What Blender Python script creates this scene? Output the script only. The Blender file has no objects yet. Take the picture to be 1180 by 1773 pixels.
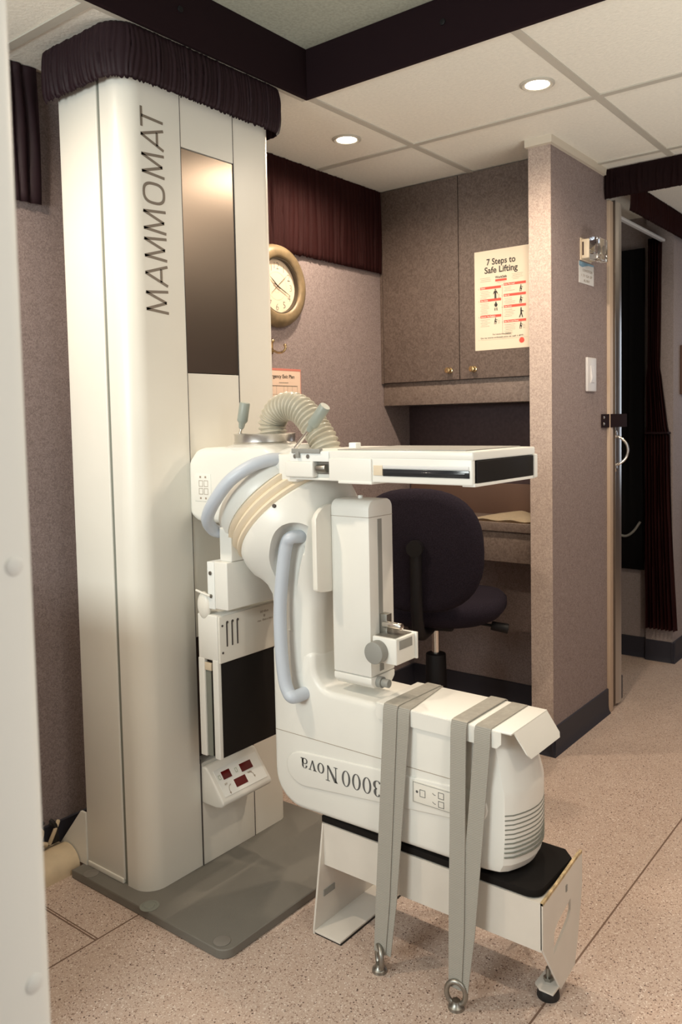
import bpy, bmesh, math, random
from mathutils import Vector, Matrix
SC = bpy.context.scene
COL = SC.collection
PI = math.pi

# ---------------------------------------------------------------- camera
W_PX, H_PX, F_PX, CX, CY = 1180, 1773, 1420.18, 605.38, 813.91
cd = bpy.data.cameras.new('camera'); cam = bpy.data.objects.new('camera', cd); COL.objects.link(cam)
cd.sensor_fit = 'VERTICAL'; cd.sensor_height = 36.0; cd.sensor_width = 36.0*W_PX/H_PX
cd.lens = F_PX*36.0/H_PX
cd.shift_x = (W_PX/2-CX)/H_PX; cd.shift_y = (CY-H_PX/2)/H_PX
right = Vector((0.61212368, -0.79051257, -0.01986158))
up = Vector((0.05950966, 0.02100571, 0.99800669))
back = Vector((-0.78851963, -0.61208548, 0.05990123))
cam.matrix_world = Matrix(((right.x, up.x, back.x, 0), (right.y, up.y, back.y, 0), (right.z, up.z, back.z, 1.2), (0, 0, 0, 1)))
cd.clip_start = 0.02
cd.dof.use_dof = True; cd.dof.focus_distance = 2.1; cd.dof.aperture_fstop = 8.0
SC.camera = cam

# ---------------------------------------------------------------- world, exposure, lights
w = bpy.data.worlds.new('world'); SC.world = w; w.use_nodes = True
w.node_tree.nodes['Background'].inputs[0].default_value = (0.8, 0.9, 1.0, 1)
w.node_tree.nodes['Background'].inputs[1].default_value = 0.25
vs = SC.view_settings
vs.view_transform = 'Standard'; vs.look = 'None'; vs.gamma = 1.0; vs.use_curve_mapping = False
vs.exposure = 0.03
WARM = (1.0, 0.82, 0.63)
LAMP_W = 34.0

def area(name, loc, target, sx, sy, power, color, spread=180):
    l = bpy.data.lights.new(name, 'AREA'); l.shape = 'RECTANGLE'; l.size = sx; l.size_y = sy
    l.energy = power; l.color = color; l.spread = math.radians(spread)
    o = bpy.data.objects.new(name, l); COL.objects.link(o); o.location = loc
    d = Vector(target)-Vector(loc); o.rotation_euler = d.to_track_quat('-Z', 'Y').to_euler()
    return o
def downlight_lamp(x, y, power=LAMP_W, z=2.128, ang=172):
    l = bpy.data.lights.new('downlight_beam', 'SPOT'); l.energy = power; l.color = WARM
    l.spot_size = math.radians(ang); l.spot_blend = 0.7; l.shadow_soft_size = 0.035
    o = bpy.data.objects.new('downlight_beam', l); COL.objects.link(o); o.location = (x, y, z)
# daylight from the doorway and a window on the near side of the trailer
area('daylight_window_left', (-1.1, 1.15, 1.50), (1.4, 1.35, 1.55), 0.9, 0.5, 38, (0.93, 1.0, 0.97))
area('daylight_doorway', (0.3, -1.1, 1.30), (1.3, 1.2, 0.9), 0.9, 1.5, 9, (0.93, 1.0, 0.98))
# added upward fill with no fixture behind it, brightens the ceiling
area('ceiling_fill', (2.0, -0.85, 0.25), (2.0, -0.45, 2.15), 1.6, 0.7, 20, (1.0, 1.0, 0.92), 125)
area('daylight_corridor', (4.9, 0.5, 1.3), (4.2, 1.2, 1.0), 0.6, 1.0, 3, (0.75, 0.86, 1.0))
for x, y in ((2.24, 1.034), (2.245, 1.728)): downlight_lamp(x, y)
downlight_lamp(2.24, 0.2, 34); downlight_lamp(0.62, 1.66, 40); downlight_lamp(0.6, -0.6, 22); downlight_lamp(3.6, 0.4, 12)  # unseen downlights; the one by the left wall is placed to brighten it

# ---------------------------------------------------------------- materials
def nodes(name):
    m = bpy.data.materials.new(name); m.use_nodes = True
    return m, m.node_tree.nodes, m.node_tree.links, m.node_tree.nodes['Principled BSDF']
def mat(name, col, rough=0.5, metal=0.0, spec=0.5, noise=0.0, nscale=40.0, bump=0.0, bscale=200.0, sheen=0.0, coat=0.0):
    m, N, L, b = nodes(name)
    b.inputs['Base Color'].default_value = (*col, 1); b.inputs['Roughness'].default_value = rough
    b.inputs['Metallic'].default_value = metal; b.inputs['Specular IOR Level'].default_value = spec
    b.inputs['Sheen Weight'].default_value = sheen; b.inputs['Coat Weight'].default_value = coat
    tc = N.new('ShaderNodeTexCoord')
    if noise:
        n = N.new('ShaderNodeTexNoise'); n.inputs['Scale'].default_value = nscale; n.inputs['Detail'].default_value = 3
        L.new(tc.outputs['Object'], n.inputs['Vector'])
        r = N.new('ShaderNodeValToRGB'); r.color_ramp.elements[0].position = 0.32; r.color_ramp.elements[1].position = 0.68
        r.color_ramp.elements[0].color = (*[c*(1-noise) for c in col], 1); r.color_ramp.elements[1].color = (*[min(1, c*(1+noise)) for c in col], 1)
        L.new(n.outputs['Fac'], r.inputs['Fac']); L.new(r.outputs['Color'], b.inputs['Base Color'])
    if bump:
        n2 = N.new('ShaderNodeTexNoise'); n2.inputs['Scale'].default_value = bscale; n2.inputs['Detail'].default_value = 4
        L.new(tc.outputs['Object'], n2.inputs['Vector'])
        bp = N.new('ShaderNodeBump'); bp.inputs['Strength'].default_value = bump; bp.inputs['Distance'].default_value = 0.002
        L.new(n2.outputs['Fac'], bp.inputs['Height']); L.new(bp.outputs['Normal'], b.inputs['Normal'])
    return m
def wallpaper(name, c0, c1, scale=110, rough=0.8):
    m, N, L, b = nodes(name); b.inputs['Roughness'].default_value = rough
    tc = N.new('ShaderNodeTexCoord'); n = N.new('ShaderNodeTexNoise'); n.inputs['Scale'].default_value = scale
    n.inputs['Detail'].default_value = 2.5; n.inputs['Distortion'].default_value = 2.2
    L.new(tc.outputs['Object'], n.inputs['Vector'])
    r = N.new('ShaderNodeValToRGB'); e = r.color_ramp.elements
    e[0].position = 0.36; e[1].position = 0.62; e[0].color = (*c0, 1); e[1].color = (*c1, 1)
    L.new(n.outputs['Fac'], r.inputs['Fac']); L.new(r.outputs['Color'], b.inputs['Base Color'])
    bp = N.new('ShaderNodeBump'); bp.inputs['Strength'].default_value = 0.15; bp.inputs['Distance'].default_value = 0.001
    L.new(n.outputs['Fac'], bp.inputs['Height']); L.new(bp.outputs['Normal'], b.inputs['Normal'])
    return m
def speckle_floor():
    m, N, L, b = nodes('speckled_vinyl'); b.inputs['Roughness'].default_value = 0.42
    tc = N.new('ShaderNodeTexCoord')
    base = N.new('ShaderNodeTexNoise'); base.inputs['Scale'].default_value = 14; L.new(tc.outputs['Object'], base.inputs['Vector'])
    br = N.new('ShaderNodeValToRGB'); br.color_ramp.elements[0].color = (0.47, 0.35, 0.285, 1); br.color_ramp.elements[1].color = (0.55, 0.43, 0.36, 1)
    L.new(base.outputs['Fac'], br.inputs['Fac'])
    prev = br.outputs['Color']
    for sc, lim, col, seed in ((300, 0.45, (0.66, 0.57, 0.50), 0.0), (210, 0.36, (0.25, 0.165, 0.125), 3.1), (95, 0.19, (0.09, 0.05, 0.04), 7.7), (120, 0.20, (0.78, 0.70, 0.63), 11.0)):
        mp = N.new('ShaderNodeMapping'); mp.inputs['Location'].default_value = (seed, seed*1.7, 0); L.new(tc.outputs['Object'], mp.inputs['Vector'])
        v = N.new('ShaderNodeTexVoronoi'); v.inputs['Scale'].default_value = sc; L.new(mp.outputs['Vector'], v.inputs['Vector'])
        n = N.new('ShaderNodeTexNoise'); n.inputs['Scale'].default_value = sc*0.6; L.new(mp.outputs['Vector'], n.inputs['Vector'])
        gt = N.new('ShaderNodeMath'); gt.operation = 'GREATER_THAN'; gt.inputs[1].default_value = 0.52; L.new(n.outputs['Fac'], gt.inputs[0])
        lt = N.new('ShaderNodeMath'); lt.operation = 'LESS_THAN'; lt.inputs[1].default_value = lim; L.new(v.outputs['Distance'], lt.inputs[0])
        mu = N.new('ShaderNodeMath'); mu.operation = 'MULTIPLY'; L.new(gt.outputs[0], mu.inputs[0]); L.new(lt.outputs[0], mu.inputs[1])
        mx = N.new('ShaderNodeMix'); mx.data_type = 'RGBA'; L.new(mu.outputs[0], mx.inputs['Factor']); L.new(prev, mx.inputs[6]); mx.inputs[7].default_value = (*col, 1)
        prev = mx.outputs[2]
    L.new(prev, b.inputs['Base Color'])
    return m
def brushed():
    m, N, L, b = nodes('brushed_steel'); b.inputs['Metallic'].default_value = 1; b.inputs['Roughness'].default_value = 0.31
    b.inputs['Base Color'].default_value = (0.29, 0.24, 0.20, 1); b.inputs['Anisotropic'].default_value = 0.6
    return m
def webbing_mat():
    m, N, L, b = nodes('grey_webbing'); b.inputs['Roughness'].default_value = 0.75
    tc = N.new('ShaderNodeTexCoord'); wv = N.new('ShaderNodeTexWave'); wv.bands_direction = 'Z'; wv.inputs['Scale'].default_value = 90; wv.inputs['Distortion'].default_value = 1.5
    wv.inputs['Detail'].default_value = 2; L.new(tc.outputs['Object'], wv.inputs['Vector'])
    r = N.new('ShaderNodeValToRGB'); r.color_ramp.elements[0].color = (0.28, 0.268, 0.235, 1); r.color_ramp.elements[1].color = (0.38, 0.362, 0.32, 1)
    L.new(wv.outputs['Fac'], r.inputs['Fac']); L.new(r.outputs['Color'], b.inputs['Base Color'])
    bp = N.new('ShaderNodeBump'); bp.inputs['Strength'].default_value = 0.3; bp.inputs['Distance'].default_value = 0.001; L.new(wv.outputs['Fac'], bp.inputs['Height']); L.new(bp.outputs['Normal'], b.inputs['Normal'])
    return m
def emit(name, col, s):
    m, N, L, b = nodes(name); b.inputs['Emission Color'].default_value = (*col, 1); b.inputs['Emission Strength'].default_value = s
    b.inputs['Base Color'].default_value = (*col, 1); return m
def glass(name, col=(1, 1, 1), rough=0.05):
    m, N, L, b = nodes(name); b.inputs['Transmission Weight'].default_value = 1; b.inputs['Roughness'].default_value = rough; b.inputs['Base Color'].default_value = (*col, 1); b.inputs['IOR'].default_value = 1.35; return m

M = dict(
    white=mat('cream_enamel', (0.75, 0.73, 0.665), 0.38, noise=0.015, nscale=6),
    white2=mat('white_moulded_plastic', (0.76, 0.755, 0.71), 0.36, noise=0.015, nscale=5),
    pole=mat('white_post_enamel', (0.78, 0.80, 0.78), 0.4),
    cap=mat('post_cap_plastic', (0.70, 0.72, 0.71), 0.4),
    cream=mat('cream_bellows_rubber', (0.76, 0.655, 0.50), 0.5),
    raceway=mat('aged_cream_plastic', (0.62, 0.50, 0.34), 0.5, noise=0.08, nscale=20),
    beige=mat('beige_plastic', (0.66, 0.56, 0.42), 0.5),
    gap=mat('grey_green_seal', (0.20, 0.21, 0.18), 0.6),
    line=mat('dark_seam', (0.07, 0.06, 0.055), 0.8),
    grey=mat('grey_plastic', (0.27, 0.27, 0.25), 0.5),
    greylever=mat('grey_green_lever_plastic', (0.27, 0.30, 0.27), 0.4),
    handle=mat('pale_blue_grey_handle', (0.50, 0.55, 0.62), 0.4),
    platecap=mat('floor_plate_cap_paint', (0.20, 0.185, 0.165), 0.45),
    plate=mat('grey_floor_plate_paint', (0.165, 0.155, 0.135), 0.55, bump=0.25, bscale=500, noise=0.04, nscale=8),
    letter=mat('grey_lettering_ink', (0.20, 0.165, 0.13), 0.6),
    letter2=mat('dark_grey_lettering_ink', (0.10, 0.10, 0.10), 0.5),
    brushed=brushed(),
    chrome=mat('polished_chrome', (0.75, 0.72, 0.68), 0.15, 1.0),
    alu=mat('satin_aluminium', (0.62, 0.60, 0.57), 0.3, 1.0),
    steel=mat('dull_galvanised_steel', (0.34, 0.33, 0.30), 0.38, 1.0, noise=0.15, nscale=60),
    brass=mat('polished_brass', (0.65, 0.50, 0.28), 0.2, 1.0),
    gold=mat('antique_gold_paint', (0.215, 0.155, 0.085), 0.42, 0.15, noise=0.25, nscale=25),
    black=mat('black_carbon_sheet', (0.010, 0.008, 0.007), 0.6, spec=0.2, bump=0.1, bscale=600),
    blackgloss=mat('black_glossy_strip', (0.02, 0.022, 0.026), 0.12),
    blackplastic=mat('black_plastic', (0.008, 0.007, 0.008), 0.5, spec=0.25),
    foam=mat('black_foam_pad', (0.013, 0.011, 0.010), 0.9, spec=0.1),
    recess=mat('dark_brown_recess', (0.055, 0.028, 0.02), 0.6),
    chairfab=mat('black_chair_upholstery', (0.018, 0.014, 0.021), 0.95, noise=0.3, nscale=300, spec=0.1),
    purple=mat('dark_purple_satin', (0.045, 0.022, 0.028), 0.55, spec=0.35),
    maroon=mat('maroon_fabric', (0.040, 0.0105, 0.010), 0.7, spec=0.15),
    doorval=mat('dark_maroon_fabric', (0.020, 0.0075, 0.008), 0.75, spec=0.15),
    velvet=mat('dark_purple_velvet_lining', (0.012, 0.004, 0.006), 0.9, spec=0.2),
    blackcurt=mat('black_curtain_cloth', (0.006, 0.005, 0.006), 0.9),
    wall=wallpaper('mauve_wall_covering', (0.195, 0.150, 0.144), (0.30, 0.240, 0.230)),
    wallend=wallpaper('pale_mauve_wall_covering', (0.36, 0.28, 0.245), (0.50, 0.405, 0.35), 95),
    cab=wallpaper('brown_mauve_laminate', (0.078, 0.053, 0.043), (0.13, 0.094, 0.078), 60, 0.6),
    desk=wallpaper('desk_laminate', (0.14, 0.102, 0.085), (0.21, 0.16, 0.135), 60, 0.5),
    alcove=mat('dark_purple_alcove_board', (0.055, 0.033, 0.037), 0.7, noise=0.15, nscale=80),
    deskback=mat('brown_back_board', (0.13, 0.075, 0.055), 0.6),
    tile=mat('pebbled_ceiling_tile', (0.80, 0.77, 0.69), 0.85, bump=0.8, bscale=110, noise=0.03, nscale=90),
    tbar=mat('ceiling_grid_paint', (0.50, 0.47, 0.41), 0.5),
    felt=mat('pale_green_ceiling_felt', (0.36, 0.37, 0.31), 0.95, noise=0.12, nscale=120),
    floor=speckle_floor(),
    seam=mat('floor_seam', (0.17, 0.105, 0.075), 0.7),
    base=mat('dark_blue_grey_rubber_skirting', (0.032, 0.031, 0.042), 0.5, spec=0.3),
    trim=mat('cream_trim_paint', (0.62, 0.56, 0.47), 0.5),
    doortrim=mat('beige_door_trim', (0.50, 0.38, 0.28), 0.45),
    doorleaf=wallpaper('door_covering', (0.24, 0.20, 0.19), (0.32, 0.27, 0.26), 130),
    bench=mat('chipped_white_stand_paint', (0.66, 0.62, 0.56), 0.42, noise=0.03, nscale=12),
    benchedge=mat('worn_yellowed_edge', (0.45, 0.33, 0.18), 0.6, noise=0.4, nscale=90),
    web=webbing_mat(),
    hose=mat('grey_cream_corrugated_hose', (0.45, 0.42, 0.34), 0.3),
    paper=mat('cream_paper', (0.70, 0.60, 0.47), 0.7),
    paperpink=mat('pinkish_cream_paper', (0.72, 0.54, 0.42), 0.7),
    red=mat('red_print', (0.60, 0.07, 0.045), 0.6),
    pinkred=mat('pale_red_border', (0.55, 0.18, 0.14), 0.6),
    ink=mat('black_print', (0.02, 0.016, 0.013), 0.6),
    greyink=mat('grey_print', (0.33, 0.27, 0.21), 0.7),
    whiteink=mat('white_print', (0.80, 0.70, 0.60), 0.7),
    redglass=mat('dark_red_display_window', (0.10, 0.006, 0.006), 0.12),
    greenink=mat('pale_green_print', (0.35, 0.42, 0.33), 0.6),
    dial=mat('ivory_clock_dial', (0.72, 0.58, 0.43), 0.6),
    dialdark=mat('dark_clock_rim', (0.06, 0.045, 0.03), 0.5),
    clear=glass('clear_lens'),
    note=mat('white_note_paper', (0.66, 0.66, 0.66), 0.4),
    blue=mat('pale_blue_print', (0.16, 0.30, 0.42), 0.5),
    ivory=mat('ivory_switch_plastic', (0.62, 0.60, 0.60), 0.35),
    lamp=emit('glowing_lamp', (1.0, 0.86, 0.66), 14.0),
    pictwood=mat('dark_brown_wood', (0.10, 0.05, 0.035), 0.5),
    rubber=mat('black_rubber', (0.012, 0.011, 0.011), 0.6),
    cloth=mat('buff_cloth', (0.78, 0.66, 0.48), 0.9, noise=0.05, nscale=100),
)

# ---------------------------------------------------------------- mesh builder
class MB:
    def __init__(s): s.bm = bmesh.new()
    def _merge(s, b, bevel=0.0, seg=3, ang=40, mtx=None):
        bmesh.ops.remove_doubles(b, verts=b.verts, dist=1e-6)
        bmesh.ops.recalc_face_normals(b, faces=b.faces)
        if bevel > 0:
            es = [e for e in b.edges if len(e.link_faces) == 2 and e.calc_face_angle(0) > math.radians(ang)]
            bmesh.ops.bevel(b, geom=es, offset=bevel, segments=seg, profile=0.5, affect='EDGES', clamp_overlap=True)
        if mtx is not None: bmesh.ops.transform(b, matrix=mtx, verts=b.verts)
        me = bpy.data.meshes.new('tmp'); b.to_mesh(me); b.free(); s.bm.from_mesh(me); bpy.data.meshes.remove(me)
        return s
    def box(s, a, c, r=0.0, seg=3, mtx=None):
        b = bmesh.new()
        lo = [min(a[i], c[i]) for i in range(3)]; hi = [max(a[i], c[i]) for i in range(3)]
        v = [b.verts.new((x, y, z)) for x in (lo[0], hi[0]) for y in (lo[1], hi[1]) for z in (lo[2], hi[2])]
        for f in ((0, 1, 3, 2), (4, 6, 7, 5), (0, 4, 5, 1), (2, 3, 7, 6), (0, 2, 6, 4), (1, 5, 7, 3)): b.faces.new([v[i] for i in f])
        return s._merge(b, r, seg, mtx=mtx)
    def loft(s, secs, bevel=0.0, seg=2, cap=True, closed=False):
        b = bmesh.new(); rows = [[b.verts.new(p) for p in sec] for sec in secs]; n = len(secs[0])
        rng = range(len(rows)) if closed else range(len(rows)-1)
        for i in rng:
            A, B = rows[i], rows[(i+1) % len(rows)]
            for j in range(n): b.faces.new((A[j], A[(j+1) % n], B[(j+1) % n], B[j]))
        if cap and not closed: b.faces.new(rows[0]); b.faces.new(rows[-1])
        return s._merge(b, bevel, seg)
    def prism(s, poly, axis, a, c, r=0.0, seg=3, ang=40):
        def P(p, t):
            if axis == 0: return (t, p[0], p[1])
            if axis == 1: return (p[0], t, p[1])
            return (p[0], p[1], t)
        b = bmesh.new(); A = [b.verts.new(P(p, a)) for p in poly]; B = [b.verts.new(P(p, c)) for p in poly]; n = len(poly)
        for j in range(n): b.faces.new((A[j], A[(j+1) % n], B[(j+1) % n], B[j]))
        b.faces.new(A); b.faces.new(B)
        return s._merge(b, r, seg, ang)
    def cyl(s, p0, p1, r0, r1=None, seg=24, bevel=0.0):
        r1 = r0 if r1 is None else r1
        p0 = Vector(p0); p1 = Vector(p1); d = (p1-p0).normalized(); u = d.orthogonal().normalized(); v = d.cross(u)
        ring = lambda p, r: [p+u*(r*math.cos(2*PI*k/seg))+v*(r*math.sin(2*PI*k/seg)) for k in range(seg)]
        return s.loft([ring(p0, r0), ring(p1, r1)], bevel, 2)
    def lathe(s, prof, origin, axis, seg=40, cap=True):
        o = Vector(origin); d = Vector(axis).normalized(); u = d.orthogonal().normalized(); v = d.cross(u)
        secs = [[o+d*h+u*(r*math.cos(2*PI*k/seg))+v*(r*math.sin(2*PI*k/seg)) for k in range(seg)] for r, h in prof]
        return s.loft(secs, cap=cap)
    def tube(s, pts, r, seg=14, closed=False, smooth=0):
        pts = [Vector(p) for p in pts]
        if smooth: pts = catmull(pts, smooth, closed)
        n = len(pts); secs = []; u = None
        for i in range(n):
            d = (pts[(i+1) % n]-pts[i-1]) if closed else (pts[min(i+1, n-1)]-pts[max(i-1, 0)])
            d.normalize()
            u = d.orthogonal().normalized() if u is None else (u-d*u.dot(d)).normalized()
            v = d.cross(u); rr = r(i/(n-1)) if callable(r) else r
            secs.append([pts[i]+u*(rr*math.cos(2*PI*k/seg))+v*(rr*math.sin(2*PI*k/seg)) for k in range(seg)])
        return s.loft(secs, closed=closed)
    def sphere(s, c, r, sx=1, sy=1, sz=1, seg=24):
        b = bmesh.new(); bmesh.ops.create_uvsphere(b, u_segments=seg, v_segments=seg//2, radius=r)
        return s._merge(b, mtx=Matrix.Translation(c) @ Matrix.Diagonal((sx, sy, sz, 1)))
    def ribbon(s, pts, wdir, wid, t=0.002, nrm=None):
        pts = [Vector(p) for p in pts]; secs = []; n = len(pts)
        for i in range(n):
            d = (pts[min(i+1, n-1)]-pts[max(i-1, 0)]).normalized()
            w_ = Vector(wdir[i] if isinstance(wdir[0], (list, tuple, Vector)) else wdir); w_ = (w_-d*w_.dot(d)).normalized()
            k = w_.cross(d).normalized()*t/2; ww = w_*(wid[i] if isinstance(wid, (list, tuple)) else wid)/2
            secs.append([pts[i]-ww-k, pts[i]+ww-k, pts[i]+ww+k, pts[i]-ww+k])
        return s.loft(secs)
    def holed(s, outer, hole, axis, a, c):
        def P(p, t): return (t, p[0], p[1]) if axis == 0 else ((p[0], t, p[1]) if axis == 1 else (p[0], p[1], t))
        b = bmesh.new()
        for t in (a, c):
            es = []
            for loop in (outer, hole):
                v = [b.verts.new(P(p, t)) for p in loop]
                es += [b.edges.new((v[i], v[(i+1) % len(v)])) for i in range(len(v))]
            bmesh.ops.triangle_fill(b, use_beauty=True, edges=es)
        for loop in (outer, hole):
            A = [b.verts.new(P(p, a)) for p in loop]; B = [b.verts.new(P(p, c)) for p in loop]
            for i in range(len(loop)):
                j = (i+1) % len(loop); b.faces.new((A[i], A[j], B[j], B[i]))
        return s._merge(b)

def catmull(pts, k, closed=False):
    out = []; n = len(pts)
    for i in range(n if closed else n-1):
        p0 = pts[i-1] if (closed or i > 0) else pts[0]*2-pts[1]
        p1 = pts[i]; p2 = pts[(i+1) % n]
        p3 = pts[(i+2) % n] if (closed or i+2 < n) else pts[-1]*2-pts[-2]
        for q in range(k):
            t = q/k
            out.append(0.5*((2*p1)+(p2-p0)*t+(2*p0-5*p1+4*p2-p3)*t*t+(3*p1-p0-3*p2+p3)*t**3))
    if not closed: out.append(pts[-1].copy())
    return out
def tag(o, label=None, cat=None, group=None, kind=None):
    if label: o['label'] = label
    if cat: o['category'] = cat
    if group: o['group'] = group
    if kind: o['kind'] = kind
    return o
ORIG = {}
def worldpos(o):
    return ORIG[o.name]
def thing(name, loc, label, cat, group=None):
    o = bpy.data.objects.new(name, None); COL.objects.link(o); o.location = loc; o.empty_display_size = 0.05
    ORIG[o.name] = Vector(loc); return tag(o, label, cat, group)
def finish(me, m, sharp=38):
    b = bmesh.new(); b.from_mesh(me)
    for f in b.faces: f.smooth = True
    for e in b.edges:
        if len(e.link_faces) == 2: e.smooth = e.calc_face_angle(0) < math.radians(sharp)
    b.to_mesh(me); b.free(); me.materials.clear(); me.materials.append(m)
def obj(name, mb, m, parent=None, label=None, cat=None, group=None, kind=None, sharp=38):
    me = bpy.data.meshes.new(name); mb.bm.to_mesh(me); mb.bm.free()
    if isinstance(m, str): m = M[m]
    finish(me, m, sharp)
    return place(name, me, parent, label, cat, group, kind)
def place(name, me, parent=None, label=None, cat=None, group=None, kind=None):
    o = bpy.data.objects.new(name, me); COL.objects.link(o)
    if parent is None:
        vs_ = [v.co for v in me.vertices]
        lo = [min(v[i] for v in vs_) for i in range(3)]; hi = [max(v[i] for v in vs_) for i in range(3)]
        org = Vector(((lo[0]+hi[0])/2, (lo[1]+hi[1])/2, lo[2]))
        o.location = org; ORIG[o.name] = org
    else:
        org = ORIG[parent.name]; ORIG[o.name] = org; o.parent = parent
    me.transform(Matrix.Translation(-org))
    return tag(o, label, cat, group, kind)
def struct(name, mb, m, parent=None, **k): return obj(name, mb, m, parent, kind='structure' if parent is None else None, **k)

def text(body, m, parent, p, u, v, h=None, length=None, align='LEFT', name='lettering', shear=0.0, bold=0.0, depth=0.0006, vc=False, label=None):
    """writing laid on a surface: p anchor on the baseline, u reading direction, v letter-up direction, h cap height, length total length"""
    c = bpy.data.curves.new('writing', 'FONT'); c.body = body; c.size = 1; c.shear = shear; c.offset = bold; c.align_x = 'LEFT'; c.resolution_u = 3
    t = bpy.data.objects.new('writing', c); COL.objects.link(t)
    bpy.context.view_layer.update()
    dg = bpy.context.evaluated_depsgraph_get()
    me = bpy.data.meshes.new_from_object(t.evaluated_get(dg)); COL.objects.unlink(t); bpy.data.objects.remove(t)
    xs = [q.co.x for q in me.vertices]; x0, x1 = min(xs), max(xs)
    sy = (h or 0.1)/0.73; sx = (length/(x1-x0)) if length else sy
    off = {'LEFT': -x0, 'CENTER': -(x0+x1)/2, 'RIGHT': -x1}[align]
    u = Vector(u).normalized(); v = Vector(v).normalized(); n = u.cross(v); p = Vector(p)
    for q in me.vertices: q.co = p+u*((q.co.x+off)*sx)+v*(q.co.y*sy)+n*depth
    me.materials.clear(); me.materials.append(M[m])
    return place(name, me, parent, label)
def flat(parent, m, p, u, v, polys, name, depth=0.0005, label=None):
    """printed shapes lying on a surface, given as 2-D polygons in (u, v)"""
    u = Vector(u).normalized(); v = Vector(v).normalized(); n = u.cross(v); p = Vector(p)
    b = MB()
    for poly in polys:
        vv = [b.bm.verts.new(p+u*a+v*c+n*depth) for a, c in poly]; b.bm.faces.new(vv)
    return obj(name, b, m, parent, label)
def rect(x0, y0, x1, y1): return [(x0, y0), (x1, y0), (x1, y1), (x0, y1)]
def disc(x, y, rx, ry=None, n=20): return [(x+rx*math.cos(2*PI*k/n), y+(ry or rx)*math.sin(2*PI*k/n)) for k in range(n)]
def frame2(x0, y0, x1, y1, t): return [rect(x0, y0, x1, y0+t), rect(x0, y1-t, x1, y1), rect(x0, y0+t, x0+t, y1-t), rect(x1-t, y0+t, x1, y1-t)]
def stroke(pts, t):
    out = []
    for (x0, y0), (x1, y1) in zip(pts[:-1], pts[1:]):
        L = math.hypot(x1-x0, y1-y0) or 1; nx, ny = -(y1-y0)/L*t/2, (x1-x0)/L*t/2
        out.append([(x0+nx, y0+ny), (x0-nx, y0-ny), (x1-nx, y1-ny), (x1+nx, y1+ny)])
    return out

def ringpoly2(cx, cy, rx, ry, t, n=36):
    P_ = lambda k, d: (cx+(rx-d)*math.copysign(abs(math.cos(2*PI*k/n))**0.75, math.cos(2*PI*k/n)), cy+(ry-d)*math.copysign(abs(math.sin(2*PI*k/n))**0.75, math.sin(2*PI*k/n)))
    return [[P_(k, 0), P_(k+1, 0), P_(k+1, t), P_(k, t)] for k in range(n)]
def gathered(path, z0, z1, amp=0.006, wl=0.022, seed=1, bulge=0.0, flare=0.0, side=1, hem=0.004, closed=False, step=0.0035, nz=14, thick=0.0025, topw=None):
    """gathered cloth hung along a plan path: folds displace the cloth along the path's normal"""
    rnd = random.Random(seed)
    P = [Vector((*p, 0)) for p in path]; S = [0.0]
    for a, b_ in zip(P[:-1], P[1:]): S.append(S[-1]+(b_-a).length)
    L = S[-1]; n = max(2, int(L/step)); pos = []; i = 0
    for k in range(n+1):
        s = L*k/n
        while i < len(P)-2 and s > S[i+1]: i += 1
        t = (s-S[i])/max(1e-9, S[i+1]-S[i]); pos.append((s, P[i].lerp(P[i+1], t)))
    nr = []
    for k in range(n+1):
        d = pos[min(n, k+2)][1]-pos[max(0, k-2)][1]; d.normalize(); nr.append(Vector((-d.y, d.x, 0))*side)
    ph = [rnd.uniform(0, 6.28) for _ in range(8)]; kn = [(0.0, 0.0)]; s = 0
    while s < L+wl: s += wl*rnd.uniform(0.5, 1.6); kn.append((s, rnd.uniform(0.3, 1.0)))
    def fold(s, z):
        s += 0.16*wl*math.sin(z*3.0+ph[0]+s*23)+0.10*wl*math.sin(z*7+ph[1]+s*61)
        s = max(0, min(L, s))
        for (a, ha), (b_, hb) in zip(kn[:-1], kn[1:]):
            if a <= s <= b_:
                t = (s-a)/(b_-a); return math.sin(PI*t)**0.8*hb
        return 0
    b = MB(); rows = []
    for j in range(nz+1):
        t = j/nz; z = z0+(z1-z0)*t; row = []
        e = math.sin(PI*t)**0.35 if bulge else 1
        for k, (s, p) in enumerate(pos):
            f = fold(s, t); a = amp*(0.55+0.45*math.sin(PI*min(1, t*1.05)))
            o = f*a+bulge*e+flare*(1-t)
            zz = z+hem*(0.5-fold(s*1.3+0.1, 0.3))*(1 if j == 0 else 0)
            row.append(b.bm.verts.new((p.x+nr[k].x*o, p.y+nr[k].y*o, zz)))
        rows.append(row)
    for j in range(nz):
        for k in range(n): b.bm.faces.new((rows[j][k], rows[j][k+1], rows[j+1][k+1], rows[j+1][k]))
    bmesh.ops.solidify(b.bm, geom=b.bm.faces[:], thickness=thick)
    bmesh.ops.recalc_face_normals(b.bm, faces=b.bm.faces)
    return b
def arc(cx, cy, r, a0, a1, n=8): return [(cx+r*math.cos(a0+(a1-a0)*k/n), cy+r*math.sin(a0+(a1-a0)*k/n)) for k in range(n+1)]
def sup(n, ax, ay, e):
    out = []
    for k in range(n):
        t = 2*PI*k/n; c, s_ = math.cos(t), math.sin(t)
        out.append((ax*math.copysign(abs(c)**(2/e), c), ay*math.copysign(abs(s_)**(2/e), s_)))
    return out

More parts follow.
